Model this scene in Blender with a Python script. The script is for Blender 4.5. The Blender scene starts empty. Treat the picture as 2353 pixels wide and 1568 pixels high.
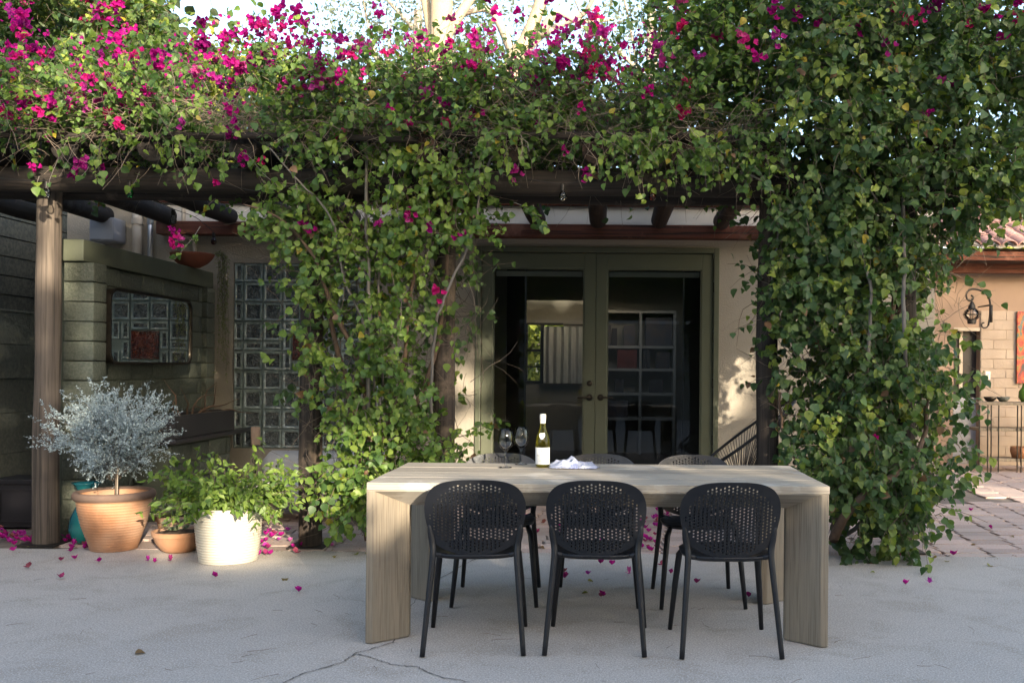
import bpy, bmesh, math, random
import numpy as np
from mathutils import Vector, Matrix, noise
from mathutils.geometry import delaunay_2d_cdt
PI = math.pi
random.seed(7)
RS = np.random.RandomState(11)
SC = bpy.context.scene
COL = SC.collection
R = math.radians
U = random.uniform

# ------------------------------------------------------------------ camera, sky, sun, exposure
F, CX, CY, EYE, ROLL = 2196.0, 1384.0, 846.0, 1.335, 0.0085
cam_d = bpy.data.cameras.new('camera')
cam = bpy.data.objects.new('camera', cam_d); COL.objects.link(cam)
cam_d.sensor_width = 36; cam_d.lens = 36 * F / 2352
cam_d.shift_x = -(CX - 1176) / 2352; cam_d.shift_y = (CY - 784) / 2352
cam_d.clip_start = 0.05; cam_d.clip_end = 600
cam.matrix_world = Matrix.Translation((0, 0, EYE)) @ Matrix.Rotation(R(90), 4, 'X') @ Matrix.Rotation(ROLL, 4, 'Z')
SC.camera = cam
SUN_EL, SUN_AZ = R(15), R(155)          # azimuth clockwise from +Y
world = bpy.data.worlds.new('World'); SC.world = world; world.use_nodes = True
wn = world.node_tree; bg = wn.nodes['Background']
sky = wn.nodes.new('ShaderNodeTexSky'); sky.sky_type = 'NISHITA'; sky.sun_disc = False
sky.sun_elevation = SUN_EL; sky.sun_rotation = SUN_AZ; sky.air_density = 1.0; sky.dust_density = 3.2; sky.ozone_density = .9
wn.links.new(sky.outputs[0], bg.inputs[0]); bg.inputs[1].default_value = 0.15
sun_d = bpy.data.lights.new('sun', 'SUN'); sun_d.energy = 2.7; sun_d.angle = R(0.6); sun_d.color = (1.0, 0.86, 0.66)
sun = bpy.data.objects.new('sun', sun_d); COL.objects.link(sun)
TOSUN = Vector((math.sin(SUN_AZ) * math.cos(SUN_EL), math.cos(SUN_AZ) * math.cos(SUN_EL), math.sin(SUN_EL)))
sun.rotation_euler = TOSUN.to_track_quat('Z', 'Y').to_euler(); sun.location = (8, -12, 12)
vs = SC.view_settings; vs.view_transform = 'Standard'; vs.look = 'None'; vs.gamma = 1; vs.use_curve_mapping = False
vs.exposure = 2.2
SC.cycles.max_bounces = 10; SC.cycles.transparent_max_bounces = 16

def px(x, y, Y):
    dx, dy = x - CX, y - CY
    return Vector(((dx + dy * ROLL) / F * Y, Y, EYE - (dy - dx * ROLL) / F * Y))

# ------------------------------------------------------------------ materials
def nodes(name):
    m = bpy.data.materials.new(name); m.use_nodes = True
    nt = m.node_tree; b = nt.nodes['Principled BSDF']
    return m, nt, b
def N(nt, t, **k):
    n = nt.nodes.new(t)
    for a, v in k.items(): setattr(n, a, v)
    return n
def mixc(nt, fac, a, b, mode='MIX'):
    m = N(nt, 'ShaderNodeMix', data_type='RGBA', blend_type=mode)
    for i, v in ((0, fac), (6, a), (7, b)):
        if isinstance(v, (int, float)): m.inputs[i].default_value = v
        elif isinstance(v, tuple): m.inputs[i].default_value = (*v, 1) if len(v) == 3 else v
        else: nt.links.new(v, m.inputs[i])
    return m.outputs[2]
def pos(nt, scale=(1, 1, 1), obj=False):
    if obj:
        g = N(nt, 'ShaderNodeTexCoord'); o = g.outputs['Object']
    else:
        g = N(nt, 'ShaderNodeNewGeometry'); o = g.outputs['Position']
    mp = N(nt, 'ShaderNodeMapping'); mp.inputs['Scale'].default_value = scale
    nt.links.new(o, mp.inputs[0]); return mp.outputs[0]
def noi(nt, vec, scale, detail=4, rough=.55, dist=0):
    n = N(nt, 'ShaderNodeTexNoise'); n.inputs['Scale'].default_value = scale
    n.inputs['Detail'].default_value = detail; n.inputs['Roughness'].default_value = rough
    n.inputs['Distortion'].default_value = dist
    nt.links.new(vec, n.inputs['Vector']); return n.outputs['Fac']
def ramp(nt, fac, stops):
    r = N(nt, 'ShaderNodeValToRGB'); e = r.color_ramp.elements
    while len(e) < len(stops): e.new(.5)
    for i, (p, c) in enumerate(stops):
        e[i].position = p; e[i].color = (*c, 1) if isinstance(c, tuple) else (c, c, c, 1)
    nt.links.new(fac, r.inputs[0]); return r.outputs[0]
def bump(nt, b, h, strength, dist=.01):
    n = N(nt, 'ShaderNodeBump'); n.inputs['Strength'].default_value = strength
    n.inputs['Distance'].default_value = dist; nt.links.new(h, n.inputs['Height'])
    nt.links.new(n.outputs[0], b.inputs['Normal'])
def mat(name, c1, c2=None, scale=3., rough=.75, bmp=.0, bscale=60, metal=0, spec=.4, stretch=(1, 1, 1), bdist=.004, rnd=0.0, fine=None, dark=None):
    m, nt, b = nodes(name)
    v = pos(nt, stretch); c2 = c2 or tuple(x * .75 for x in c1)
    col = mixc(nt, ramp(nt, noi(nt, v, scale, 6), [(.3, 0.), (.7, 1.)]), c1, c2)
    if fine is not None:
        col = mixc(nt, ramp(nt, noi(nt, v, scale * 14, 3), [(.4, 0.), (.62, 1.)]), col, fine)
    if dark is not None:
        col = mixc(nt, ramp(nt, noi(nt, pos(nt), .9, 4), [(.5, 0.), (.68, .75)]), col, dark)
    if rnd:
        oi = N(nt, 'ShaderNodeObjectInfo')
        hs = N(nt, 'ShaderNodeHueSaturation'); mr = N(nt, 'ShaderNodeMapRange')
        mr.inputs['To Min'].default_value = 1 - rnd; mr.inputs['To Max'].default_value = 1 + rnd
        nt.links.new(oi.outputs['Random'], mr.inputs[0]); nt.links.new(mr.outputs[0], hs.inputs['Value'])
        nt.links.new(col, hs.inputs['Color']); col = hs.outputs[0]
    nt.links.new(col, b.inputs['Base Color'])
    b.inputs['Roughness'].default_value = rough; b.inputs['Metallic'].default_value = metal
    b.inputs['Specular IOR Level'].default_value = spec
    if bmp: bump(nt, b, noi(nt, v, bscale, 5, .65), bmp, bdist)
    return m
def wood(name, c1, c2, axis, crack=(.02, .017, .014), s=1., bmp=.8, rough=.85, patch=None, grain=1.):
    m, nt, b = nodes(name)
    st = [9., 9., 9.]; st[axis] = .35; st = tuple(x * s for x in st)
    v = pos(nt, st)
    col = mixc(nt, ramp(nt, noi(nt, v, 2.2, 8, .7, .4), [(.3, 0.), (.68, 1.)]), c1, c2)
    st2 = [26., 26., 26.]; st2[axis] = .5
    g = noi(nt, pos(nt, tuple(x * s * grain for x in st2)), 2.0, 4, .6)
    cr = ramp(nt, g, [(.36, 1.), (.50, 0.)])
    col = mixc(nt, cr, col, crack)
    if patch:
        col = mixc(nt, ramp(nt, noi(nt, pos(nt), 2.3, 5, .7), [(.55, 0.), (.63, .8)]), col, patch)
    oi = N(nt, 'ShaderNodeObjectInfo'); hs = N(nt, 'ShaderNodeHueSaturation'); mr = N(nt, 'ShaderNodeMapRange')
    mr.inputs['To Min'].default_value = .84; mr.inputs['To Max'].default_value = 1.16; nt.links.new(oi.outputs['Random'], mr.inputs[0]); nt.links.new(mr.outputs[0], hs.inputs['Value']); nt.links.new(col, hs.inputs['Color']); col = hs.outputs[0]
    nt.links.new(col, b.inputs['Base Color']); b.inputs['Roughness'].default_value = rough
    b.inputs['Specular IOR Level'].default_value = .3
    bump(nt, b, g, bmp, .004)
    return m
def thin_glass(name, tint=(1, 1, 1), ior=1.5, rough=0.0, refl=1.0):
    m, nt, b = nodes(name); nt.nodes.remove(b)
    out = nt.nodes['Material Output']
    t = N(nt, 'ShaderNodeBsdfTransparent'); t.inputs[0].default_value = (*tint, 1)
    g = N(nt, 'ShaderNodeBsdfGlossy'); g.inputs['Roughness'].default_value = rough; g.inputs[0].default_value = (refl, refl, refl, 1)
    f = N(nt, 'ShaderNodeFresnel'); f.inputs[0].default_value = ior
    x = N(nt, 'ShaderNodeMixShader')
    nt.links.new(f.outputs[0], x.inputs[0]); nt.links.new(t.outputs[0], x.inputs[1]); nt.links.new(g.outputs[0], x.inputs[2])
    nt.links.new(x.outputs[0], out.inputs[0]); return m
def leafmat(name, stops=None, trans=.35, rough=.45, spec=.35, tmul=(1.3, 1.5, .5), attr=True):
    m, nt, b = nodes(name)
    if attr:
        a = N(nt, 'ShaderNodeAttribute', attribute_name='col'); c = a.outputs['Color']
    else:
        oi = N(nt, 'ShaderNodeObjectInfo'); c = ramp(nt, oi.outputs['Random'], stops)
    nt.links.new(c, b.inputs['Base Color']); b.inputs['Roughness'].default_value = rough
    b.inputs['Specular IOR Level'].default_value = spec
    tr = N(nt, 'ShaderNodeBsdfTranslucent'); nt.links.new(mixc(nt, 1.0, c, tmul, 'MULTIPLY'), tr.inputs[0])
    x = N(nt, 'ShaderNodeMixShader'); x.inputs[0].default_value = trans
    nt.links.new(b.outputs[0], x.inputs[1]); nt.links.new(tr.outputs[0], x.inputs[2])
    nt.links.new(x.outputs[0], nt.nodes['Material Output'].inputs[0]); return m

def concrete():
    m, nt, b = nodes('concrete')
    v = pos(nt)
    col = mixc(nt, ramp(nt, noi(nt, v, .8, 6, .6), [(.3, 0.), (.7, 1.)]), (.51, .455, .40), (.40, .36, .32))
    col = mixc(nt, ramp(nt, noi(nt, v, 2.7, 8, .7, .6), [(.50, 0.), (.64, .75)]), col, (.34, .295, .245))
    col = mixc(nt, ramp(nt, noi(nt, pos(nt, (1, 2.2, 1)), 5.5, 6, .75, 1.2), [(.60, 0.), (.70, .5)]), col, (.30, .26, .22))
    col = mixc(nt, ramp(nt, noi(nt, v, 110, 4, .85), [(.40, .9), (.5, 0.)]), col, (.26, .24, .225))
    col = mixc(nt, ramp(nt, noi(nt, pos(nt, (1.3, 1.2, 1)), 85, 4, .85), [(.52, 0.), (.62, .9)]), col, (.70, .67, .63))
    nt.links.new(col, b.inputs['Base Color']); b.inputs['Roughness'].default_value = .85
    b.inputs['Specular IOR Level'].default_value = .25
    bump(nt, b, noi(nt, v, 90, 5, .75), .5, .006); return m
MT = {}
MT['concrete'] = concrete()
MT['crack'] = mat('crack_dirt', (.10, .09, .08), (.17, .155, .14), 30)
MT['brick_paver'] = mat('brick_paver', (.50, .345, .285), (.42, .29, .245), 5, .9, .6, 45, rnd=.2, fine=(.50, .42, .37), dark=(.36, .31, .28))
MT['sand_joint'] = mat('joint_sand', (.21, .17, .14), (.12, .10, .085), 12, .95, .5, 80)
MT['stucco'] = mat('cream_stucco', (.345, .31, .255), (.31, .277, .225), 1.5, .9, .9, 60, bdist=.008, dark=(.285, .25, .20))
MT['stucco_white'] = mat('white_board_paint', (.60, .57, .53), (.52, .49, .45), 2, .8, .2, 50)
MT['block_green'] = mat('green_painted_block', (.105, .118, .088), (.083, .096, .073), 4, .7, .9, 26, bdist=.014, rnd=.14, fine=(.13, .142, .11), dark=(.07, .08, .065))
MT['block_cap'] = mat('green_painted_cap', (.105, .116, .078), (.086, .096, .066), 5, .6, .3, 40)
MT['retain'] = mat('dark_green_wall_paint', (.13, .145, .125), (.095, .108, .095), 2, .7, .9, 14, bdist=.02, fine=(.155, .165, .14), dark=(.07, .08, .07))
MT['retain_dark'] = mat('blackened_fence_paint', (.022, .027, .029), (.045, .05, .046), 2, .7, .5, 20, fine=(.075, .08, .07))
MT['white_block'] = mat('white_painted_block', (.40, .325, .26), (.35, .28, .22), 4, .9, .5, 30, bdist=.008, rnd=.05)
MT['wing_plaster'] = mat('wing_plaster', (.33, .235, .175), (.28, .20, .15), 2, .9, .3, 50)
MT['redwood'] = wood('red_stained_wood', (.16, .055, .032), (.10, .035, .022), 0, bmp=.3, patch=(.2, .09, .06))
MT['log_x'] = wood('dark_log_x', (.058, .045, .036), (.018, .015, .013), 0, bmp=1.2, patch=(.11, .088, .07))
MT['log_y'] = wood('dark_log_y', (.034, .028, .024), (.014, .012, .012), 1, patch=(.06, .054, .05))
MT['log_red'] = wood('brown_log_y', (.060, .033, .022), (.028, .018, .014), 1, patch=(.08, .05, .035))
MT['post_pale'] = wood('weathered_post', (.16, .128, .10), (.075, .06, .05), 2, s=1., crack=(.05, .042, .034))
MT['post_dark'] = wood('dark_post', (.075, .056, .044), (.028, .023, .02), 2, patch=(.14, .105, .075))
MT['pole'] = wood('thin_pole', (.06, .048, .04), (.025, .021, .019), 0)
MT['table'] = wood('grey_teak_x', (.40, .345, .27), (.30, .265, .215), 0, crack=(.19, .165, .135), s=1.6, bmp=.25, rough=.6, patch=(.44, .40, .34), grain=2.)
MT['table_z'] = wood('grey_teak_z', (.27, .225, .165), (.20, .17, .13), 2, crack=(.155, .128, .097), s=1.6, bmp=.3, rough=.7, grain=2.)
MT['chair'] = mat('black_plastic', (.010, .011, .015), (.008, .009, .012), 6, .42, .05, 200, spec=.4)
_n = MT['chair'].node_tree; _b = _n.nodes['Principled BSDF']; _n.links.new(ramp(_n, noi(_n, pos(_n), 9, 6, .7), [(.3, .30), (.7, .62)]), _b.inputs['Roughness'])
MT['door_green'] = mat('olive_door_paint', (.10, .109, .070), (.092, .10, .064), 6, .42, .06, 80, spec=.5)
MT['black_metal'] = mat('black_iron', (.018, .017, .016), (.03, .026, .022), 20, .5, .2, 90, metal=.3)
MT['bronze'] = mat('dark_bronze', (.06, .05, .04), (.035, .03, .025), 20, .35, .1, 60, metal=.8)
MT['terracotta'] = mat('terracotta', (.34, .145, .062), (.42, .21, .11), 4.5, .8, .5, 40, fine=(.37, .18, .09), dark=(.50, .38, .28), stretch=(1, 1, .5))
MT['terra_dark'] = mat('old_terracotta_rim', (.15, .095, .072), (.10, .07, .055), 8, .85, .4, 60)
MT['terra_red'] = mat('red_clay', (.28, .09, .05), (.22, .07, .04), 8, .7, .2, 60)
MT['white_pot'] = mat('white_glazed_pot', (.60, .565, .48), (.52, .48, .39), 6, .5, .3, 50, fine=(.56, .52, .43), dark=(.46, .41, .32), stretch=(1, 1, .35))
MT['soil'] = mat('soil', (.06, .042, .03), (.12, .085, .06), 40, .95, .9, 90)
MT['soil_pale'] = mat('dusty_soil', (.26, .22, .18), (.34, .30, .26), 30, .95)
MT['teal'] = mat('teal_glaze', (.012, .16, .14), (.01, .03, .10), 3, .15, spec=.7)
MT['green_glaze'] = mat('green_glaze', (.10, .2, .03), (.06, .14, .02), 5, .2)
MT['granite'] = mat('black_granite', (.022, .02, .024), (.03, .028, .032), 20, .28, fine=(.06, .055, .055))
MT['black_box'] = mat('black_resin', (.012, .011, .014), (.016, .015, .018), 8, .35)
MT['grey_box'] = mat('grey_box_paint', (.30, .31, .34), (.27, .28, .31), 4, .5)
MT['pipe'] = mat('painted_pipe', (.48, .42, .34), (.40, .34, .27), 9, .6, .2)
MT['steel'] = mat('galvanised_steel', (.42, .43, .45), (.34, .35, .37), 9, .35, metal=.8)
MT['wax'] = mat('old_candle_wax', (.34, .24, .17), (.24, .16, .11), 14, .6, .3)
MT['cushion'] = mat('pale_cushion_fabric', (.50, .48, .46), (.45, .43, .42), 4, .9, .3, 120)
MT['tile'] = mat('roof_tile_clay', (.30, .155, .125), (.22, .115, .095), 3, .85, .3, 40, rnd=.25, fine=(.36, .22, .19))
MT['mortar'] = mat('pale_mortar', (.46, .42, .36), (.4, .36, .3), 20, .95, .6)
MT['room'] = mat('room_paint', (.25, .23, .195), (.22, .205, .17), 2, .85)
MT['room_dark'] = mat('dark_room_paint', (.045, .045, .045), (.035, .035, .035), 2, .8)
MT['room_floor'] = mat('room_floor', (.10, .075, .06), (.08, .06, .05), 4, .5)
MT['shelf'] = mat('pale_shelf', (.34, .32, .27), (.31, .29, .25), 4, .7)
MT['blind'] = mat('roller_blind', (.62, .60, .54), (.58, .56, .5), 4, .8)
MT['curtain'] = mat('linen_curtain', (.46, .46, .42), (.42, .42, .38), 8, .9, .3, 150)
MT['stem_grey'] = mat('grey_vine_bark', (.20, .18, .16), (.11, .098, .088), 16, .85, .6, 60, stretch=(1, 1, .3))
MT['stem_brown'] = mat('brown_vine_bark', (.18, .115, .075), (.10, .068, .048), 16, .9, .9, 50, stretch=(1, 1, .4))
MT['twig'] = mat('twig_bark', (.17, .13, .10), (.10, .08, .062), 18, .9)
MT['twig_pale'] = mat('pale_twig_bark', (.30, .24, .18), (.14, .11, .085), 12, .9)
MT['bark_pale'] = mat('pale_tree_bark', (.30, .245, .175), (.22, .18, .13), 2.5, .85, .5, 14, fine=(.34, .28, .20))
MT['bark_grey'] = mat('grey_tree_bark', (.36, .32, .28), (.26, .23, .2), 4, .9, .6, 20)
MT['rope'] = mat('black_cord', (.012, .012, .014), (.016, .016, .018), 8, .45)
MT['wire'] = mat('black_cable', (.014, .013, .012), (.018, .017, .016), 8, .6)
MT['cardboard'] = mat('paper_label', (.78, .77, .73), (.75, .74, .70), 8, .7)
MT['ink'] = mat('label_ink', (.16, .15, .14), (.2, .19, .17), 8, .8)
MT['cork_wax'] = mat('white_wax_seal', (.80, .76, .64), (.76, .72, .6), 8, .4)
MT['book_a'] = mat('dark_book', (.05, .05, .06), (.08, .06, .05), 8, .7, rnd=.5)
MT['book_red'] = mat('red_book', (.18, .03, .02), (.1, .02, .015), 8, .6)
MT['glass'] = thin_glass('window_glass', (.80, .83, .80), 1.5, 0)
MT['wineglass'] = thin_glass('clear_crystal', (.98, .99, .995), 1.28, .03)
MT['bottle'] = thin_glass('olive_bottle_glass', (.80, .76, .25), 1.45, .02)
_nt = MT['bottle'].node_tree; _t = _nt.nodes.new('ShaderNodeBsdfTranslucent'); _t.inputs[0].default_value = (.55, .50, .06, 1)
_x = _nt.nodes.new('ShaderNodeMixShader'); _x.inputs[0].default_value = .16; _o = _nt.nodes['Material Output']; _s = _o.inputs[0].links[0].from_socket
_nt.links.new(_s, _x.inputs[1]); _nt.links.new(_t.outputs[0], _x.inputs[2]); _nt.links.new(_x.outputs[0], _o.inputs[0])
MT['bulb_clear'] = thin_glass('clear_bulb_glass', (.86, .86, .84), 1.5, .03)
MT['bulb_green'] = thin_glass('green_bulb_glass', (.12, .6, .25), 1.5, .03)
MT['bulb_red'] = thin_glass('amber_bulb_glass', (.75, .18, .05), 1.5, .03)
MT['bulb_maroon'] = thin_glass('maroon_bulb_glass', (.3, .04, .08), 1.5, .03)
mm, nt_, b_ = nodes('mirror_silver'); b_.inputs['Metallic'].default_value = 1; b_.inputs['Roughness'].default_value = .01
b_.inputs['Base Color'].default_value = (.86, .88, .87, 1); MT['mirror'] = mm
def glassblock(name, c, c2, rough, bstr, sc):
    m, nt, b = nodes(name)
    v = pos(nt)
    col = mixc(nt, ramp(nt, noi(nt, v, 14, 3), [(.35, 0.), (.65, 1.)]), c, c2)
    nt.links.new(col, b.inputs['Base Color']); b.inputs['Roughness'].default_value = rough
    b.inputs['Specular IOR Level'].default_value = .9; b.inputs['Coat Weight'].default_value = .6; b.inputs['Coat Roughness'].default_value = .03
    h = noi(nt, v, sc, 2, .5, 1.6); bump(nt, b, h, bstr, .07)
    for l in list(nt.links):
        if l.to_socket == b.inputs['Normal']: nt.links.new(l.from_socket, b.inputs['Coat Normal'])
    return m
MT['gb_face'] = glassblock('wavy_glass_face', (.02, .027, .028), (.13, .15, .145), .06, 1., 22)
MT['gb_rim'] = glassblock('glass_block_rim', (.30, .36, .34), (.18, .23, .22), .2, .3, 10)
MT['gb_grey'] = mat('glass_block_joint', (.20, .25, .235), (.14, .18, .17), 9, .5)
MT['gb_red'] = glassblock('amber_glass_face', (.22, .035, .010), (.09, .016, .006), .1, .9, 34)
# foliage
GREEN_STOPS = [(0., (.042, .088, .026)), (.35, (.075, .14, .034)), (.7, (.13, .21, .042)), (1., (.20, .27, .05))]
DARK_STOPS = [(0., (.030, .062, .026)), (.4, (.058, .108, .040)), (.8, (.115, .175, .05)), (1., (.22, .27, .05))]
MT['leaf'] = leafmat('bougainvillea_leaf')
MT['leaf_single'] = leafmat('bougainvillea_leaf_single', GREEN_STOPS, attr=False)
MT['leaf_single_dark'] = leafmat('bougainvillea_leaf_dark', DARK_STOPS, attr=False)
MT['bract'] = leafmat('bougainvillea_bract', [(0., (.20, .008, .12)), (.25, (.38, .010, .21)), (.5, (.50, .014, .24)), (.72, (.56, .022, .16)), (.88, (.44, .04, .32)), (1., (.60, .10, .30))], .42, .7, .1, (1.5, 1.2, 1.3), attr=False)
MT['bract_attr'] = leafmat('bougainvillea_bract_far', None, .42, .7, .1, (1.4, 1.2, 1.3))
MT['silver_leaf'] = leafmat('silver_leaf', None, .15, .8, .1, (1, 1, 1))
MT['tree_leaf'] = leafmat('tree_leaf', None, .3, .6, .2)
MT['succulent'] = leafmat('succulent_leaf', [(0., (.20, .26, .15)), (1., (.30, .34, .20))], .1, .5, .3, (1, 1, 1), attr=False)

# ------------------------------------------------------------------ mesh helpers
class MB:
    def __init__(s): s.v = []; s.f = []; s.mi = []
    def add(s, vs_, fs, mi=0):
        o = len(s.v); s.v += [tuple(v) for v in vs_]
        for f in fs: s.f.append(tuple(i + o for i in f)); s.mi.append(mi)
    def box(s, a, b, mi=0, rot=None):
        x0, y0, z0 = a; x1, y1, z1 = b
        vs_ = [(x, y, z) for z in (z0, z1) for y in (y0, y1) for x in (x0, x1)]
        if rot: vs_ = [rot @ Vector(v) for v in vs_]
        s.add(vs_, [(0, 2, 3, 1), (4, 5, 7, 6), (0, 1, 5, 4), (2, 6, 7, 3), (0, 4, 6, 2), (1, 3, 7, 5)], mi)
    def tube(s, pts, rad, n=8, mi=0, cap=True, sx=1., wob=0.):
        pts = [Vector(p) for p in pts]; k = len(pts)
        if isinstance(rad, (int, float)): rad = [rad] * k
        rings = []; up = None
        for i, p in enumerate(pts):
            d = (pts[min(i + 1, k - 1)] - pts[max(i - 1, 0)])
            if d.length < 1e-9: d = Vector((0, 0, 1))
            d.normalize()
            if up is None:
                up = Vector((0, 0, 1)) if abs(d.z) < .9 else Vector((0, 1, 0))
            a = d.cross(up).normalized(); b = a.cross(d).normalized(); up = b
            rings.append([p + (a * math.cos(t) * sx + b * math.sin(t)) * rad[i] * (1 + (U(-wob, wob) if wob else 0)) for t in [2 * PI * j / n for j in range(n)]])
        o = len(s.v)
        for r in rings: s.v += [tuple(q) for q in r]
        for i in range(k - 1):
            for j in range(n):
                j2 = (j + 1) % n
                s.f.append((o + i * n + j, o + i * n + j2, o + (i + 1) * n + j2, o + (i + 1) * n + j)); s.mi.append(mi)
        if cap:
            s.f.append(tuple(o + j for j in reversed(range(n)))); s.mi.append(mi)
            s.f.append(tuple(o + (k - 1) * n + j for j in range(n))); s.mi.append(mi)
    def lathe(s, prof, n=24, c=(0, 0, 0), mi=0, close=False, sy=1.):
        o = len(s.v)
        for r, z in prof:
            for j in range(n):
                t = 2 * PI * j / n; s.v.append((c[0] + r * math.cos(t), c[1] + r * math.sin(t) * sy, c[2] + z))
        k = len(prof)
        for i in range(k - 1):
            for j in range(n):
                j2 = (j + 1) % n
                s.f.append((o + i * n + j, o + i * n + j2, o + (i + 1) * n + j2, o + (i + 1) * n + j)); s.mi.append(mi)
        if close:
            s.f.append(tuple(o + j for j in reversed(range(n)))); s.mi.append(mi)
            s.f.append(tuple(o + (k - 1) * n + j for j in range(n))); s.mi.append(mi)
    def prism(s, poly, z0, z1, mi=0):
        n = len(poly); s.add([(x, y, z0) for x, y in poly] + [(x, y, z1) for x, y in poly],
            [tuple(reversed(range(n))), tuple(range(n, 2 * n))] + [(i, (i + 1) % n, n + (i + 1) % n, n + i) for i in range(n)], mi)
    def mesh(s, name, mats, smooth=False, bevel=0, auto=False):
        me = bpy.data.meshes.new(name); me.from_pydata(s.v, [], s.f)
        for m in (mats if isinstance(mats, (list, tuple)) else [mats]): me.materials.append(m)
        me.polygons.foreach_set('material_index', s.mi)
        if bevel:
            bm = bmesh.new(); bm.from_mesh(me)
            bmesh.ops.bevel(bm, geom=[e for e in bm.edges if e.is_manifold and e.calc_face_angle(0) > .5], offset=bevel, segments=2 if bevel > .004 else 1, affect='EDGES', profile=.6)
            bm.to_mesh(me); bm.free()
        if smooth: me.polygons.foreach_set('use_smooth', [True] * len(me.polygons))
        if auto:
            me.polygons.foreach_set('use_smooth', [True] * len(me.polygons)); me.set_sharp_from_angle(angle=R(38))
        me.update(); return me
    def build(s, name, mats, parent=None, **k):
        return link(name, s.mesh(name, mats, **k), parent)
def link(name, me, parent=None, loc=None, rot=None, scale=None):
    o = bpy.data.objects.new(name, me); COL.objects.link(o); o.parent = parent
    if loc is not None: o.location = loc
    if rot is not None: o.rotation_euler = rot
    if scale is not None: o.scale = scale if isinstance(scale, (tuple, list)) else (scale,) * 3
    return o
def tag(o, label=None, cat=None, group=None, kind=None):
    for k, v in (('label', label), ('category', cat), ('group', group), ('kind', kind)):
        if v: o[k] = v
    return o
def thing(name, label, cat, loc=(0, 0, 0), rz=0, group=None):
    o = bpy.data.objects.new(name, None); COL.objects.link(o); o.location = loc; o.rotation_euler = (0, 0, rz)
    o.empty_display_size = .1; return tag(o, label, cat, group)
def copy_thing(root, loc, rz, label):
    r = root.copy(); COL.objects.link(r); r.location = loc; r.rotation_euler = (0, 0, rz); r['label'] = label
    for ch in list(root.children):
        c = ch.copy(); COL.objects.link(c); c.parent = r
        for g in ch.children:
            d = g.copy(); COL.objects.link(d); d.parent = c
    return r
def spline(pts, n=6):
    pts = [Vector(p) for p in pts]; out = []
    for i in range(len(pts) - 1):
        p0 = pts[max(i - 1, 0)]; p1 = pts[i]; p2 = pts[i + 1]; p3 = pts[min(i + 2, len(pts) - 1)]
        for j in range(n):
            t = j / n
            out.append(.5 * ((2 * p1) + (-p0 + p2) * t + (2 * p0 - 5 * p1 + 4 * p2 - p3) * t * t + (-p0 + 3 * p1 - 3 * p2 + p3) * t ** 3))
    out.append(pts[-1]); return out
def rough_block(w, d, h, bulge=.008, seed=0, bev=.01):
    """a slumped block centred on the origin, uneven faces and soft edges"""
    m = MB(); m.box((-w / 2, -d / 2, -h / 2), (w / 2, d / 2, h / 2))
    me = m.mesh('block', MT['block_green'], bevel=bev)
    rn = random.Random(seed)
    me2 = me
    for v in me2.vertices:
        v.co += Vector((rn.uniform(-1, 1), rn.uniform(-1, 1), rn.uniform(-1, 1))) * bulge * .35
    me2.polygons.foreach_set('use_smooth', [True] * len(me2.polygons)); me2.set_sharp_from_angle(angle=R(50))
    return me2
def remat(me, m):
    me = me.copy(); me.materials.clear(); me.materials.append(m); return me

# ------------------------------------------------------------------ ground
YE = 6.91                                   # concrete ends, brick paving begins
m = MB()
m.add([(-60, -60, 0), (60, -60, 0), (60, YE, 0), (-60, YE, 0)], [(0, 1, 2, 3)])
m.add([(-60, YE, 0), (60, YE, 0), (60, YE, -.04), (-60, YE, -.04)], [(0, 1, 2, 3)])
g = m.build('concrete_patio', MT['concrete']); tag(g, 'pale grey concrete patio with a fine cracked surface', kind='structure')
for q in range(46):
    xx = -4.4 + q * .3 + U(-.1, .1); mm = MB(); rr = U(.02, .07); k_ = 9
    mm.add([(xx + rr * 2.2 * math.cos(2 * PI * i / k_) * U(.6, 1.2), YE - .02 + rr * .35 * math.sin(2 * PI * i / k_) * U(.6, 1.2), .004) for i in range(k_)], [tuple(range(k_))])
    if q % 3 == 0: mm.build('dirt_stain', MT['soil_pale'], g)
def crack(pts, w):
    P = []
    for i in range(len(pts) - 1):
        a, b = pts[i], pts[i + 1]
        for j in range(8):
            t = j / 8; P.append((a[0] + (b[0] - a[0]) * t + U(-.008, .008), a[1] + (b[1] - a[1]) * t + U(-.008, .008)))
    P.append(pts[-1]); mb = MB(); vs_ = []
    for i, (x, y) in enumerate(P):
        q = P[min(i + 1, len(P) - 1)]; p_ = P[max(i - 1, 0)]; d = Vector((q[0] - p_[0], q[1] - p_[1])); d.normalize()
        ww = w * U(.4, 1.5) * (1 if 0 < i < len(P) - 1 else .2)
        vs_ += [(x - d.y * ww, y + d.x * ww, .004), (x + d.y * ww, y - d.x * ww, .004)]
    mb.add(vs_, [(2 * i, 2 * i + 1, 2 * i + 3, 2 * i + 2) for i in range(len(P) - 1)])
    return mb.build('crack', MT['crack'], g)
def gpt(x, y):
    p = Vector(((x - CX + (y - CY) * ROLL), 0, y - CY - (x - CX) * ROLL)); Y = EYE * F / p.z
    return (p.x / F * Y, Y)
crack([gpt(*p) for p in [(640, 1575), (700, 1545), (790, 1520), (815, 1500), (850, 1492), (900, 1475), (930, 1420), (950, 1385), (990, 1340), (1060, 1300), (1110, 1275)]], .0035)
crack([gpt(*p) for p in [(815, 1502), (860, 1512), (900, 1527), (960, 1532), (1010, 1555), (1080, 1566)]], .003)
crack([gpt(*p) for p in [(1600, 1272), (1700, 1290), (1820, 1282)]], .002)
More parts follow.
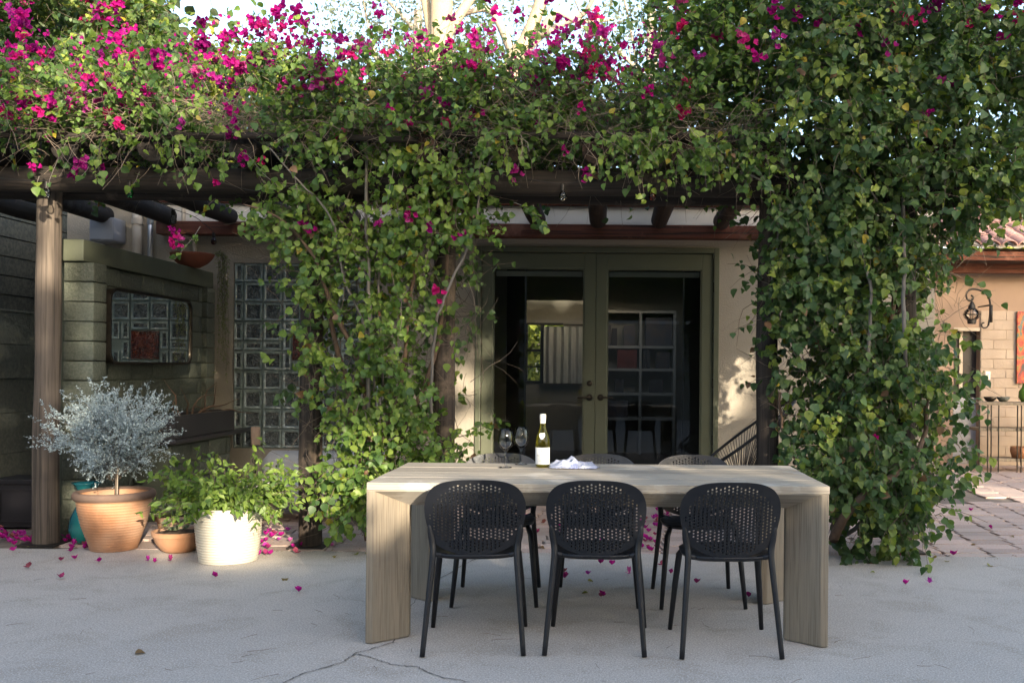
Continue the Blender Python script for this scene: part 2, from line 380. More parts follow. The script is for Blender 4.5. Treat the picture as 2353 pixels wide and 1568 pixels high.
# brick paving
m = MB(); m.add([(-60, YE, -.016), (60, YE, -.016), (60, 60, -.016), (-60, 60, -.016)], [(0, 1, 2, 3)])
pav = m.build('brick_terrace', MT['sand_joint']); tag(pav, 'terrace of dusty pink brick pavers behind the concrete', kind='structure')
variants = []
for s in range(6):
    b = MB(); b.box((-.5, -.5, -.018), (.5, .5, 0)); me = b.mesh('brick', MT['brick_paver'])
    rn = random.Random(s)
    bm = bmesh.new(); bm.from_mesh(me)
    for v in bm.verts: v.co += Vector((rn.uniform(-.022, .022), rn.uniform(-.03, .03), 0))
    top = [f for f in bm.faces if f.normal.z > .9][0]
    bmesh.ops.bevel(bm, geom=list(top.edges), offset=.018, segments=2, affect='EDGES')
    bm.to_mesh(me); bm.free(); me.polygons.foreach_set('use_smooth', [True] * len(me.polygons)); me.set_sharp_from_angle(angle=R(60)); variants.append(me)
cand = []
xs = -4.4; col_i = 0
while xs < 9.5:
    w = U(.25, .34); y = YE + .004 + (0 if col_i % 2 else -.0)
    first = True
    while y < 14.0:
        d = U(.17, .2) if not first else U(.10, .2); first = False
        yy0, yy1 = y, y + d
        sk = .18 * (yy0 - YE)                       # the courses run a little askew
        cx_, cy_ = xs + w / 2 + sk * .6, (yy0 + yy1) / 2
        if cx_ < 9.3 and not (cx_ < -3.95 and cy_ < 9.8) and cy_ < (9.75 if cx_ < 4.2 else 14):
            cand.append((cx_, cy_, w - .009, d - .009))
        y += d
    xs += w; col_i += 1
def inview(X, Y, Z=0):
    sx = CX + X / Y * F; return -20 < sx < 2372
vis = [c for c in cand if inview(c[0], c[1])]
def hid(c):
    sx = CX + c[0] / c[1] * F
    return 1 if (880 < sx < 1880 and c[1] > 9.0) or (sx < 640 and c[1] > 8) else 0
vis.sort(key=lambda c: (hid(c), c[1] + abs(c[0]) * .05))
rest = vis[300:] + [c for c in cand if not inview(c[0], c[1])]
for k, (x, y, w, d) in enumerate(vis[:300]):
    link('brick', variants[k % 6], pav, (x, y, U(-.003, .003)), (U(-.006, .006), U(-.006, .006), .11 + U(-.012, .012) + (PI if k % 2 else 0)), (w, d, 1))
m = MB()
for (x, y, w, d) in rest:
    rt = Matrix.Translation((x, y, 0)) @ Matrix.Rotation(.11 + U(-.012, .012), 4, 'Z'); z = U(-.004, .003)
    m.box((-w / 2, -d / 2, -.018), (w / 2, d / 2, z), rot=rt)
o = m.build('brick_field', MT['brick_paver'], pav); o['kind'] = 'stuff'

# ------------------------------------------------------------------ house
HY = 9.8
def hx(x): return (x - CX) / F * HY
DX0, DX1 = hx(1092), hx(1650); DZT = 2.575; WX0, WX1, WZ0, WZ1 = -3.79, -2.29, .487, 2.387
house = thing('house', 'cream stucco house with olive glazed doors and a glass block window', 'house', (0, HY, 0))
def hbox(mb, x0, x1, z0, z1, y0=0, y1=.22, mi=0): mb.box((x0, y0, z0), (x1, y1, z1), mi)
m = MB(); HT = 3.02; L, RR = -5.5, 3.4
hbox(m, L, WX0, -.1, HT); hbox(m, WX0, WX1, -.1, WZ0); hbox(m, WX0, WX1, WZ1, HT); hbox(m, WX1, DX0, -.1, HT)
hbox(m, DX0, DX1, DZT, HT); hbox(m, DX1, RR, -.1, HT)
m.build('wall', MT['stucco'], house)
m = MB(); hbox(m, hx(480), 2.3, 2.60, 2.652, -.03, -.002); m.build('moulding', MT['stucco'], house)
m = MB(); m.box((hx(372), -.16, 2.655), (hx(1745), -.004, 2.785)); m.build('ledger_beam', MT['redwood'], house, bevel=.006)
m = MB(); m.box((hx(372), -.05, 2.80), (3.38, -.003, 2.985)); m.build('frieze_board', MT['stucco_white'], house, bevel=.003)
m = MB(); m.tube([(hx(372), -.08, 3.0), (3.4, -.08, 3.0)], .022, 8); m.build('gutter_pipe', MT['redwood'], house, smooth=True)
m = MB(); rz_ = lambda y: 3.03 + (y + .12) / 5.52 * .32
for (x0, x1, y0, y1) in ((L - .2, -.5, -.12, 5.4), (1.2, RR + .2, -.12, 5.4), (-.499, 1.199, -.12, 1.9), (-.499, 1.199, 3.6, 5.4)):  # slabs leave an unseen skylight hole, added to brighten the room
    m.add([(x0, y0, rz_(y0)), (x1, y0, rz_(y0)), (x1, y1, rz_(y1)), (x0, y1, rz_(y1)), (x0, y0, rz_(y0) + .04), (x1, y0, rz_(y0) + .04), (x1, y1, rz_(y1) + .04), (x0, y1, rz_(y1) + .04)], [(0, 3, 2, 1), (4, 5, 6, 7), (0, 1, 5, 4), (2, 3, 7, 6), (1, 2, 6, 5), (0, 4, 7, 3)])
m.build('roof', MT['tile'], house)
m = MB(); m.box((DX0 - .1, -.32, -.02), (DX1 + .1, -.002, .055)); m.build('door_step', MT['stucco_white'], house, bevel=.006)
# room behind the doors
m = MB()
bw0, bw1, bz0, bz1 = px(1216, 0, 15).x, px(1300, 0, 15).x, px(1300, 876, 15).z, px(1300, 742, 15).z
yb = 15 - HY
m.box((-2.0, yb, 0), (bw0, yb + .1, 3)); m.box((bw1, yb, 0), (2.6, yb + .1, 3)); m.box((bw0, yb, 0), (bw1, yb + .1, bz0)); m.box((bw0, yb, bz1), (bw1, yb + .1, 3))
m.box((-2.1, .23, 0), (-2.0, yb, 3)); m.box((2.6, .23, 0), (2.7, yb, 3)); m.box((-2.1, .23, 2.9), (2.7, 2.0, 3)); m.box((-2.1, 2.0, 2.9), (-.4, yb, 3)); m.box((1.1, 2.0, 2.9), (2.7, yb, 3)); m.box((-.4, 3.5, 2.9), (1.1, yb, 3))  # ceiling left open below the added skylight
m.build('room_wall', MT['room'], house)
m = MB(); m.box((-2.0, .23, -.05), (2.6, yb, .05)); m.build('room_floor', MT['room_floor'], house)
m = MB()
a = px(1172, 600, 12.2).x; b2 = px(1212, 600, 12.2).x
m.box((-2.0, 2.0, .05), (a, 2.2, 2.88)); m.build('partition', MT['room'], house)
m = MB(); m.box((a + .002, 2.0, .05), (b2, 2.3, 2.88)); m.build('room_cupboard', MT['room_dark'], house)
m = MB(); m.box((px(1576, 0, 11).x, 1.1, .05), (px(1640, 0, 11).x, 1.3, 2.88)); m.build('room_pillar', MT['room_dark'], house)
wf = MB()
def bar(mb, x0, x1, z0, z1, y0, y1): mb.box((x0, y0, z0), (x1, y1, z1))
for (x0, x1, z0, z1) in ((bw0, bw0 + .02, bz0, bz1), (px(1248, 0, 15).x, px(1257, 0, 15).x, bz0, bz1), (bw0, bw1, bz0 - .03, bz0 + .01), (bw0, bw1, bz1 - .03, bz1), (bw0, bw1, px(0, 797, 15).z, px(0, 791, 15).z), (bw0, bw1, px(0, 833, 15).z, px(0, 830, 15).z)):
    bar(wf, x0, x1, z0, z1, yb - .02, yb + .03)
wo = wf.build('window_frame', MT['black_metal'], house)
m = MB()
n = 40; x0, x1 = px(1256, 0, 14.8).x, px(1348, 0, 14.8).x; zt, zb = px(1300, 750, 14.8).z, px(1300, 880, 14.8).z
vs_ = []
for i in range(n + 1):
    t = i / n; xx = x0 + (x1 - x0) * t
    for z in (zt, (zt + zb) / 2, zb): vs_.append((xx + U(-.004, .004), yb - .2 + .05 * math.sin(t * 34), z))
m.add(vs_, [(3 * i + k, 3 * i + 3 + k, 3 * i + 4 + k, 3 * i + 1 + k) for i in range(n) for k in (0, 1)])
m.build('curtain', MT['curtain'], house, smooth=True)
m = MB(); m.tube([(bw0 - .1, yb - .2, zt + .03), (x1 + .25, yb - .2, zt + .03)], .012, 6); m.build('curtain_rod', MT['black_metal'], house)
sh = thing('bookshelf', 'pale open bookshelf seen through the right-hand glass door', 'bookshelf', (0, 14.3, 0))
sx0, sx1 = px(1385, 0, 14.3).x, px(1556, 0, 14.3).x
zs = [px(1480, y, 14.3).z for y in (716, 797, 849, 905, 962, 1060)]
for z in zs: m = MB(); m.box((sx0, 0, z - .02), (sx1, .3, z + .02)); m.build('shelf_board', MT['shelf'], sh)
for xx in (1385, 1478, 1556):
    m = MB(); c = px(xx, 0, 14.3).x; m.box((c - .02, -.004, .05), (c + .02, .304, zs[0] + .02)); m.build('side_panel', MT['shelf'], sh)
m = MB(); m.box((sx0, .31, .05), (sx1, .33, zs[0])); m.build('back_panel', MT['room'], sh)
BKL = ['narrow dark book at the left end of the second shelf from the top', 'second narrow book from the left on the second shelf', 'wide red boxed book on the third shelf', 'slim upright book right of the shelf divider', 'slim leaning book beside the slim upright one', 'squat dark box at the right of the third shelf', 'dark frame beside the divider on the second shelf', 'broad dark picture at the right of the second shelf', 'small dark box on the fourth shelf, left of the divider', 'small dark box on the fourth shelf, right of the divider', 'long dark box on the fifth shelf']
bki = 0
for (x0, x1, zi, h, red) in ((1400, 1410, 1, .3, 0), (1412, 1424, 1, .26, 0), (1425, 1470, 2, .28, 1), (1484, 1492, 2, .30, 0), (1493, 1500, 2, .28, 0), (1515, 1545, 2, .24, 0), (1440, 1465, 1, .3, 0), (1490, 1550, 1, .42, 0), (1420, 1440, 3, .2, 0), (1500, 1530, 3, .2, 0), (1400, 1450, 4, .25, 0)):
    m = MB(); z = zs[zi] + .021; m.box((px(x0, 0, 14.3).x, .03, z), (px(x1, 0, 14.3).x, .24, z + h))
    bo = m.build('book', MT['book_red'] if red else MT['book_a'])
    bo.location = (0, 14.3, 0)
    tag(bo, BKL[bki], 'book', 'books on the shelf'); bki += 1

# glazed double door
dd = thing('double_door', 'olive green glazed double door in the cream house wall', 'door', (0, HY, 0))
m = MB(); fw = .055
m.box((DX0, -.03, .05), (DX0 + fw, .12, DZT)); m.box((DX1 - fw, -.03, .05), (DX1, .12, DZT)); m.box((DX0 + fw, -.03, DZT - fw), (DX1 - fw, .12, DZT))
m.build('door_frame', MT['door_green'], dd, bevel=.006)
mid = hx(1367)
def leaf_door(x0, x1, hs):
    lf = MB(); z0, z1 = .07, DZT - fw - .006; st, tr = .115, .155; y0, y1 = .0, .045
    lf.box((x0, y0, z0), (x0 + st, y1, z1)); lf.box((x1 - st, y0, z0), (x1, y1, z1))
    lf.box((x0 + st, y0, z1 - tr), (x1 - st, y1, z1)); lf.box((x0 + st, y0, z0), (x1 - st, y1, z0 + .2))
    o = lf.build('door_leaf', MT['door_green'], dd, bevel=.005)
    b = MB()
    for (a0, a1, c0, c1) in ((x0 + st, x0 + st + .014, z0 + .2, z1 - tr), (x1 - st - .014, x1 - st, z0 + .2, z1 - tr), (x0 + st + .014, x1 - st - .014, z1 - tr - .014, z1 - tr), (x0 + st + .014, x1 - st - .014, z0 + .2, z0 + .214)):
        b.box((a0, .008, c0), (a1, .037, c1))
    b.build('glazing_bead', MT['door_green'], o)
    p = MB(); yy = .022; p.add([(x0 + st + .001, yy, z0 + .201), (x1 - st - .001, yy, z0 + .201), (x1 - st - .001, yy, z1 - tr - .001), (x0 + st + .001, yy, z1 - tr - .001)], [(0, 1, 2, 3)])
    p.build('pane', MT['glass'], o)
    bl = MB(); bl.box((x0 + st + .02, .10, z1 - tr - .075), (x1 - st - .02, .14, z1 - tr - .022)); bl.build('blind_roll', MT['blind'], o, bevel=.006)
    # handle
    hz = px(1350, 912, HY).z; hxx = x1 - .055 if hs < 0 else x0 + .055
    h = MB()
    ring = [(0.0, 0), (.033, 0), (.033, .008), (.028, .014), (0, .014)]
    def disc(c, prof, mb):
        n = 20; o_ = len(mb.v)
        for r, d in prof:
            for j in range(n): mb.v.append((c[0] + r * math.cos(2 * PI * j / n), c[1] - d, c[2] + r * math.sin(2 * PI * j / n)))
        for i in range(len(prof) - 1):
            for j in range(n): mb.f.append((o_ + i * n + j, o_ + (i + 1) * n + j, o_ + (i + 1) * n + (j + 1) % n, o_ + i * n + (j + 1) % n)); mb.mi.append(0)
    disc((hxx, 0, hz), ring, h)
    h.tube([(hxx, -.01, hz), (hxx, -.055, hz), (hxx + hs * .02, -.062, hz + .001), (hxx + hs * .12, -.062, hz - .002)], [.011, .011, .010, .008], 8)
    h.build('handle', MT['bronze'], o, auto=True)
    if hs < 0:
        h = MB(); disc((hxx, 0, px(1350, 880, HY).z), [(0, 0), (.03, 0), (.028, .012), (.018, .016), (0, .018)], h); h.build('deadbolt', MT['bronze'], o, auto=True)
    for y in (690, 805, 910, 1040):
        q = MB(); z = px(1100, y - 20, HY).z if hs < 0 else px(1640, y - 30, HY).z
        xx = x0 - .004 if hs < 0 else x1 + .004
        q.tube([(xx, -.012, z - .05), (xx, -.012, z + .05)], .008, 8); q.build('hinge', MT['bronze'], o)
    return o
m = MB(); m.box((mid - .012, .047, .07), (mid + .012, .06, DZT - fw - .004)); m.build('astragal', MT['door_green'], dd)
leaf_door(DX0 + fw + .004, mid - .002, -1); leaf_door(mid + .002, DX1 - fw - .004, 1)
# glass block window
gw = thing('glass_block_window', 'glass block window with a red amber square in the cream wall', 'window', (WX0, HY, WZ1))
def gblock(w, h, face, rim=.02):
    mb = MB(); g_ = .005; x0, x1, z0, z1 = g_, w - g_, -h + g_, -g_
    if face == 'gb_red': rim = .012
    a = [(x0, -.0, z0), (x1, -.0, z0), (x1, -.0, z1), (x0, -.0, z1)]
    b = [(x0 + .006, -.012, z0 + .006), (x1 - .006, -.012, z0 + .006), (x1 - .006, -.012, z1 - .006), (x0 + .006, -.012, z1 - .006)]
    c = [(x0 + rim, -.010, z0 + rim), (x1 - rim, -.010, z0 + rim), (x1 - rim, -.010, z1 - rim), (x0 + rim, -.010, z1 - rim)]
    r2 = rim + .007
    d = [(x0 + r2, -.003, z0 + r2), (x1 - r2, -.003, z0 + r2), (x1 - r2, -.003, z1 - r2), (x0 + r2, -.003, z1 - r2)]
    mb.v = a + b + c + d
    for k, mi in ((0, 0), (4, 0), (8, 0)):
        for j in range(4): mb.f.append((k + j, k + (j + 1) % 4, k + 4 + (j + 1) % 4, k + 4 + j)); mb.mi.append(mi)
    mb.f.append((12, 13, 14, 15)); mb.mi.append(1)
    return mb.mesh('glass_block', [MT['gb_red'] if face == 'gb_red' else MT['gb_rim'], MT[face]])
GB = {}
def place_gb(x, z, w, h, face='gb_face'):
    k = (w, h, face)
    if k not in GB: GB[k] = gblock(w, h, face)
    link('glass_block', GB[k], gw, (x, .02, -z), (U(-.02, .02), 0, U(-.02, .02)))
rows = [(.0, .2), (.2, .2), (.4, .2), (.6, .2), (.8, .1), (.9, .2), (1.1, .2), (1.3, .2), (1.5, .2), (1.7, .2)]
cols = [(0, .1), (.1, .2), (.3, .2), (.5, .2), (.7, .2), (.9, .2), (1.1, .2), (1.3, .2)]
pin = [(.5, .6, .2, .1), (.7, .6, .2, .1), (.5, .7, .1, .2), (.5, .9, .1, .2), (.9, .6, .1, .2), (.9, .8, .1, .2), (.6, 1.0, .2, .1), (.8, 1.0, .2, .1)]
for (z, h) in rows:
    for (x, w) in cols:
        if .45 < x < .95 and .55 < z < 1.05: continue
        place_gb(x, z, w, h, 'gb_grey' if (x == 0 and h == .1) else 'gb_face')
place_gb(.6, .7, .3, .3, 'gb_red')
for (x, z, w, h) in pin: place_gb(x, z, w, h)
place_gb(1.0, .6, .1, .2); place_gb(1.0, .9, .1, .2)
m = MB(); m.box((0, .03, -1.9), (1.5, .12, 0)); m.build('window_joint', MT['gb_grey'], gw)

# ------------------------------------------------------------------ green block wall, planter, mirror
gx = -3.92
gwall = thing('block_wall', 'olive green slumpstone block wall carrying the mirror', 'wall', (-3.98, 7.3, 0), R(1.0))
CH = .151; blk = [rough_block(1, 1, 1, .03, s, .05) for s in range(5)]
def blocks(parent, origin, along, L_, n, depth, normal_off, z0=0., length=.4, ch=CH, mats=None, ends=False):
    for c in range(n):
        off = 0 if c % 2 else length / 2; s = 0.; first = True
        while s < L_ - .02:
            l = min((length - off) if (first and off) else length, L_ - s); first = False
            cen = Vector(origin) + Vector(along) * (s + l / 2) + Vector(normal_off) * depth / 2 + Vector((0, 0, z0 + ch * (c + .5)))
            me = random.choice(mats or blk)
            sc = (depth + U(-.004, .004), l - .006, ch - .007) if abs(along[1]) > .5 else (l - .006, depth + U(-.004, .004), ch - .007)
            link('block', me, parent, cen, (U(-.004, .004), U(-.004, .004), U(-.004, .004)), sc)
            s += l
blocks(gwall, (0, .2, 0), (0, 1, 0), 2.1, 14, .18, (-1, 0, 0))
for c in range(14):   # pilaster facing the patio
    link('block', blk[c % 5], gwall, (-.02, .09, CH * (c + .5)), (0, 0, U(-.01, .01)), (.23 + U(-.004, .004), .2, CH - .007))
    link('block', blk[(c + 2) % 5], gwall, (-.03, 2.38, CH * (c + .5)), (0, 0, 0), (.17, .2, CH - .007))
m = MB(); m.box((-.17, .02, -.1), (-.016, 2.46, 14 * CH - .01)); m.build('joint_mortar', MT['block_cap'], gwall)
m = MB(); m.box((-.26, -.05, 14 * CH + .002), (.035, 2.48, 14 * CH + .167)); m.build('cap', MT['block_cap'], gwall, bevel=.008)
mx = -3.87; mir = thing('mirror', 'rounded rectangular mirror with a thin dark frame on the green wall', 'mirror', (mx - .0, 0, 0))
ya, yb_ = 7.49, 8.99; z0, z1 = px(250, 838, 7.6).z - .015, px(250, 665, 7.6).z + .0; z0, z1 = 1.335, 1.94
def rrect(y0, y1, z0, z1, r, n=7):
    P = []
    for cy_, cz_, a0 in ((y1 - r, z1 - r, 0), (y0 + r, z1 - r, 90), (y0 + r, z0 + r, 180), (y1 - r, z0 + r, 270)):
        for i in range(n + 1): t = R(a0 + 90 * i / n); P.append((cy_ + r * math.cos(t), cz_ + r * math.sin(t)))
    return P
P = rrect(ya, yb_, z0, z1, .1); Pi = rrect(ya + .022, yb_ - .022, z0 + .022, z1 - .022, .085); k = len(P)
m = MB(); m.v = [(-.12, y, z) for y, z in P] + [(.012, y, z) for y, z in P] + [(.012, y, z) for y, z in Pi] + [(-.002, y, z) for y, z in Pi]
for s in range(3):
    for j in range(k): m.f.append((s * k + j, s * k + (j + 1) % k, (s + 1) * k + (j + 1) % k, (s + 1) * k + j)); m.mi.append(0)
m.build('frame', MT['bronze'], mir)
m = MB(); m.add([(0, y, z) for y, z in Pi], [tuple(range(k))]); m.build('mirror_glass', MT['mirror'], mir)
# planter
pl = thing('block_planter', 'raised black granite trough on a green block base beside the glass blocks', 'planter', (-3.9, 8.12, 0))
blocks(pl, (.24, 0, 0), (0, 1, 0), 1.3, 4, .32, (-1, 0, 0), ch=.16); 
m = MB(); m.box((-.0, -.0, -.05), (.215, 1.3, .655)); m.build('joint_mortar', MT['block_cap'], pl)
m = MB(); m.box((-.06, -.06, .66), (.305, 1.66, .70)); m.build('ledge', MT['granite'], pl, bevel=.012)
m = MB(); x0, x1, y0, y1, a, b = 0, .27, 0, 1.32, .702, .90
m.box((x0, y0, a), (x1, y0 + .03, b)); m.box((x0, y1 - .03, a), (x1, y1, b)); m.box((x1 - .03, y0 + .03, a), (x1, y1 - .03, b)); m.box((x0, y0 + .03, a), (x0 + .03, y1 - .03, b)); m.build('trough', MT['granite'], pl, bevel=.003)
m = MB(); m.box((.03, .03, .8), (.24, 1.29, .86)); m.build('soil', MT['soil'], pl)
br = MB()
for i in range(9):
    p = Vector((.14, .3 + i * .11, .86)); d = Vector((U(-.3, .5), U(-.6, .9), U(.2, .9))).normalized(); pts = [p]
    for j in range(6): d = (d + Vector((U(-.5, .5), U(-.5, .5), U(-.45, .4)))).normalized(); p = p + d * U(.05, .09); p.z = max(p.z, .87); pts.append(p)
    br.tube(spline(pts, 3), [.012 * (1 - q / 20) for q in range(19)], 5)
o = br.build('driftwood', MT['stem_brown'], None, smooth=True); o.location = (-3.9, 8.12, 0); tag(o, 'tangle of bare brown branches lying in the black trough', 'driftwood')

# ------------------------------------------------------------------ left retaining wall and fence
rw = thing('retaining_wall', 'tall dark green rendered retaining wall at the left edge', 'wall', (-6.05, 0, 0))
for i, (a, b) in enumerate(((0, .42), (.42, .83), (.83, 1.18), (1.18, 1.53), (1.53, 1.86))):
    m = MB(); m.box((-.4, 3, a + .003), (U(-.01, .006), 14.2, b - .003))
    m.build('course', MT['retain'], rw)
m = MB(); m.box((-.42, 3, 1.86), (.012, 14.2, 1.885)); m.build('cap', MT['retain'], rw, bevel=.005)
m = MB()
fe = thing('board_fence', 'blackened board fence standing back above the retaining wall', 'fence', (-6.55, 0, 1.88))
for i in range(7):
    z = i * .21; m = MB(); m.box((-.03 + U(-.006, .006), 3, z + .004), (.0 + U(-.004, .004), 14.2, z + .2)); m.build('board', MT['retain_dark'], fe)
m = MB(); m.box((-1.2, 3, .2), (-.04, 14.2, 1.3)); m.build('backing', MT['retain_dark'], fe)
be = thing('garden_fence', 'dark boarded fence closing the passage beside the house', 'fence', (-6.0, 12.4, 0))
for i in range(16):
    m = MB(); m.box((-.6, U(0, .01), i * .21 + .004), (1.2, .04, i * .21 + .205)); m.build('board', MT['retain_dark'], be)
# black storage box
bx = thing('storage_box', 'black panelled storage box behind the left post', 'box', (-4.75, 7.95, 0))
m = MB(); m.box((-.2, -.17, 0), (.2, .17, .35)); m.build('body', MT['black_box'], bx, bevel=.008)
m = MB(); m.box((-.215, -.185, .352), (.215, .185, .395)); m.build('lid', MT['black_box'], bx, bevel=.008)
m = MB()
for q in ((-.15, .15, .04, .055), (-.15, .15, .30, .315), (-.15, -.135, .055, .30), (.135, .15, .055, .30)): m.box((q[0], -.182, q[2]), (q[1], -.171, q[3]))
m.build('panel_trim', MT['black_box'], bx)
# wall box, pipes behind the green wall
ub = thing('utility_box', 'pale grey utility box on the wall above the green cap', 'utility box', (0, HY - .25, 0))
a, b = px(198, 552, 9.5), px(257, 497, 9.5); m = MB(); m.box((a.x, 0, a.z), (b.x, .24, b.z)); m.build('case', MT['grey_box'], ub, bevel=.02)
m = MB(); m.box((a.x + .012, -.01, a.z + .015), (b.x - .012, -.001, b.z - .015)); m.build('cover', MT['grey_box'], ub, bevel=.004)
for (x, r, mt, y1, lab) in ((315, .045, 'pipe', 590, 'fat cream painted pipe running up the wall'), (345, .026, 'steel', 590, 'bare galvanised conduit beside the cream pipe')):
    p = px(x, 590, HY - .08); q = px(x, 455, HY - .08); t = thing('wall_pipe', lab, 'pipe', (p.x, p.y, 0))
    m = MB(); m.tube([(0, 0, p.z - .5), (0, 0, q.z + .1)], r, 12); m.build('tube', MT[mt], t, smooth=True)
    m = MB(); m.tube([(0, 0, p.z + .33), (0, 0, p.z + .39)], r * 1.25, 12); m.build('collar', MT[mt], t, auto=True)
t = thing('elbow_pipe', 'cream pipe with an elbow above the clay bowl', 'pipe', (0, HY - .06, 0))
m = MB(); P = [px(427, 470, HY), px(428, 530, HY), px(432, 543, HY), px(446, 550, HY), px(452, 560, HY), px(453, 600, HY)]
m.tube([(p.x, 0, p.z) for p in spline(P, 4)], .02, 10); m.build('tube', MT['pipe'], t, smooth=True)

# ------------------------------------------------------------------ pergola
pg = thing('pergola', 'rustic dark log pergola covered with bougainvillea', 'pergola', (0, 0, 0))
PY = 7.1
def log(p0, p1, r0, r1, mt, name, n=20, seg=14, wob=.012):
    mb = MB(); p0, p1 = Vector(p0), Vector(p1); k = seg; sd = U(0, 99); pts, rr = [], []
    ax = (p1 - p0).normalized()
    for i in range(k + 1):
        t = i / k; q = p0.lerp(p1, t); off = Vector((noise.noise((sd, t * 3, 0)), noise.noise((sd, t * 3, 9)), noise.noise((sd, t * 3, 17)))) * wob
        off -= ax * off.dot(ax); pts.append(q + off); rr.append((r0 + (r1 - r0) * t) * (1 + .05 * noise.noise((sd, t * 6, 30))))
    mb.tube(pts, rr, n)
    return mb.build(name, MT[mt], pg, auto=True)
def post(x, mt, r, top=2.95, y=PY, sq=False):
    p = gpt(x, 1250)[0]; X = (x - CX) / F * y
    o = log((X + .0, y, .01), (X + .0, y, top), r * 1.04, r * .96, mt, 'post')
    m = MB(); m.box((X - r - .05, y - r - .06, .0), (X + r + .05, y + r + .04, .012)); m.build('base_plate', MT['black_metal'], o)
    return o
post(118 - 9, 'post_pale', .088); post(716, 'post_dark', .082); post(1020, 'post_dark', .082); post(1763, 'post_dark', .08); post(2076, 'post_dark', .082)
BZ = 2.665
log((-6.0, 6.92, BZ), (-1.262, 6.92, BZ + .01), .093, .09, 'log_x', 'beam'); log((-1.256, 6.92, BZ + .015), (2.9, 6.92, BZ + .0), .094, .088, 'log_x', 'beam')
log((-6.0, 7.28, BZ), (-.9, 7.28, BZ), .088, .086, 'log_x', 'beam'); log((-.89, 7.28, BZ), (2.8, 7.28, BZ), .086, .084, 'log_x', 'beam')
for i, X in enumerate([-5.65, -5.02, -4.39, -3.77, -3.15, -2.54, -1.86, -1.29, -.68, -.07, .55, 1.17, 1.78, 2.4]):
    log((X + U(-.02, .02), 6.70 + U(-.04, .03), 2.86), (X + .01, 9.62, 2.83), U(.098, .108), .085, 'log_y' if X < -1.5 else 'log_red', 'rafter', n=22)
for i, (y, z, r, a, b) in enumerate(((6.63, 2.925, .026, -6, -1.3), (6.62, 2.945, .027, -1.1, 1.7), (6.9, 2.985, .035, -6, 2.9), (7.25, 2.99, .03, -6, -2.0), (7.6, 2.98, .035, -6, 2.8), (8.0, 2.985, .03, -6, 2.8), (8.4, 2.98, .034, -6, 2.8), (8.8, 2.98, .03, -6, 2.8), (9.25, 2.98, .036, -6, 2.8))):
    log((a, y, z), (b, y, z + U(-.015, .015)), r, r * .9, 'pole', 'roof_pole', n=9, wob=.03)

# string lights
sl = thing('string_lights', 'black cable of small glass bulbs draped along the log beam', 'string lights')
bulbs = [(107, 418, 6.78, 'bulb_clear'), (298, 418, 6.78, 'bulb_green'), (398, 482, 7.6, 'bulb_clear'), (897, 445, 6.8, 'bulb_clear'), (1293, 424, 6.78, 'bulb_clear'), (1499, 424, 6.78, 'bulb_red'), (1896, 430, 6.75, 'bulb_clear'), (491, 535, 9.3, 'bulb_maroon')]
sock = MB(); sock.lathe([(0, .0), (.014, .0), (.016, -.02), (.015, -.045), (.0, -.045)], 12); sockm = sock.mesh('socket', MT['black_metal'], auto=True)
bb = {}
for x, y, Y, mt in bulbs:
    p = px(x, y, Y)
    if mt not in bb:
        b = MB(); b.lathe([(.001, -.115), (.014, -.112), (.024, -.10), (.027, -.085), (.025, -.07), (.018, -.055), (.012, -.046), (.012, -.04)], 16); bb[mt] = b.mesh('bulb', MT[mt], smooth=True)
    link('socket', sockm, sl, p); link('bulb', bb[mt], sl, p)
m = MB()
cabl = [px(-40, 405, 6.78), px(107, 415, 6.78), px(205, 385, 6.77), px(298, 416, 6.78), px(420, 395, 6.78), px(600, 440, 6.78), px(760, 400, 6.78), px(897, 444, 6.8), px(1080, 395, 6.77), px(1293, 422, 6.78), px(1400, 395, 6.77), px(1499, 422, 6.78), px(1700, 390, 6.77), px(1896, 428, 6.75), px(2100, 400, 6.8)]
m.tube(spline(cabl, 6), .0035, 5); m.tube(spline([px(298, 416, 6.95), px(350, 455, 7.3), px(398, 480, 7.6), px(450, 500, 8.4), px(491, 533, 9.3)], 6), .003, 5)
m.build('cable', MT['wire'], sl, smooth=True)

# ------------------------------------------------------------------ table
TX0, TX1 = (848 - CX) / F * 4.6 - .01, (1903 - CX) / F * 4.6 + .01
TY0, TY1, TH = 4.6, 5.6, .776
tb = thing('dining_table', 'long grey weathered teak table with diagonal mitred legs', 'table', (0, 0, 0))
nb = 8; wd = (TY1 - TY0) / nb
for i in range(nb):
    m = MB(); e = U(-.002, .002)
    m.box((TX0 + e, TY0 + i * wd + .0022, TH - .036), (TX1 + e, TY0 + (i + 1) * wd - .0022, TH + U(-.0012, .0012)))
    m.build('plank', MT['table'], tb, bevel=.0018)
foot = [(0, 0), (.035, 0), (.185, .125), (.185, .165), (.15, .165), (0, .04)]
for sx in (0, 1):
    for sy in (0, 1):
        poly = [((TX0 + x) if sx == 0 else (TX1 - x), (TY0 + y) if sy == 0 else (TY1 - y)) for x, y in foot]
        poly = [(x + (.0015 if sx == 0 else -.0015), y + (.0015 if sy == 0 else -.0015)) for x, y in poly]
        if (sx + sy) % 2: poly.reverse()
        m = MB(); m.prism(poly, .004, TH - .037); m.build('leg', MT['table_z'], tb, bevel=.003)
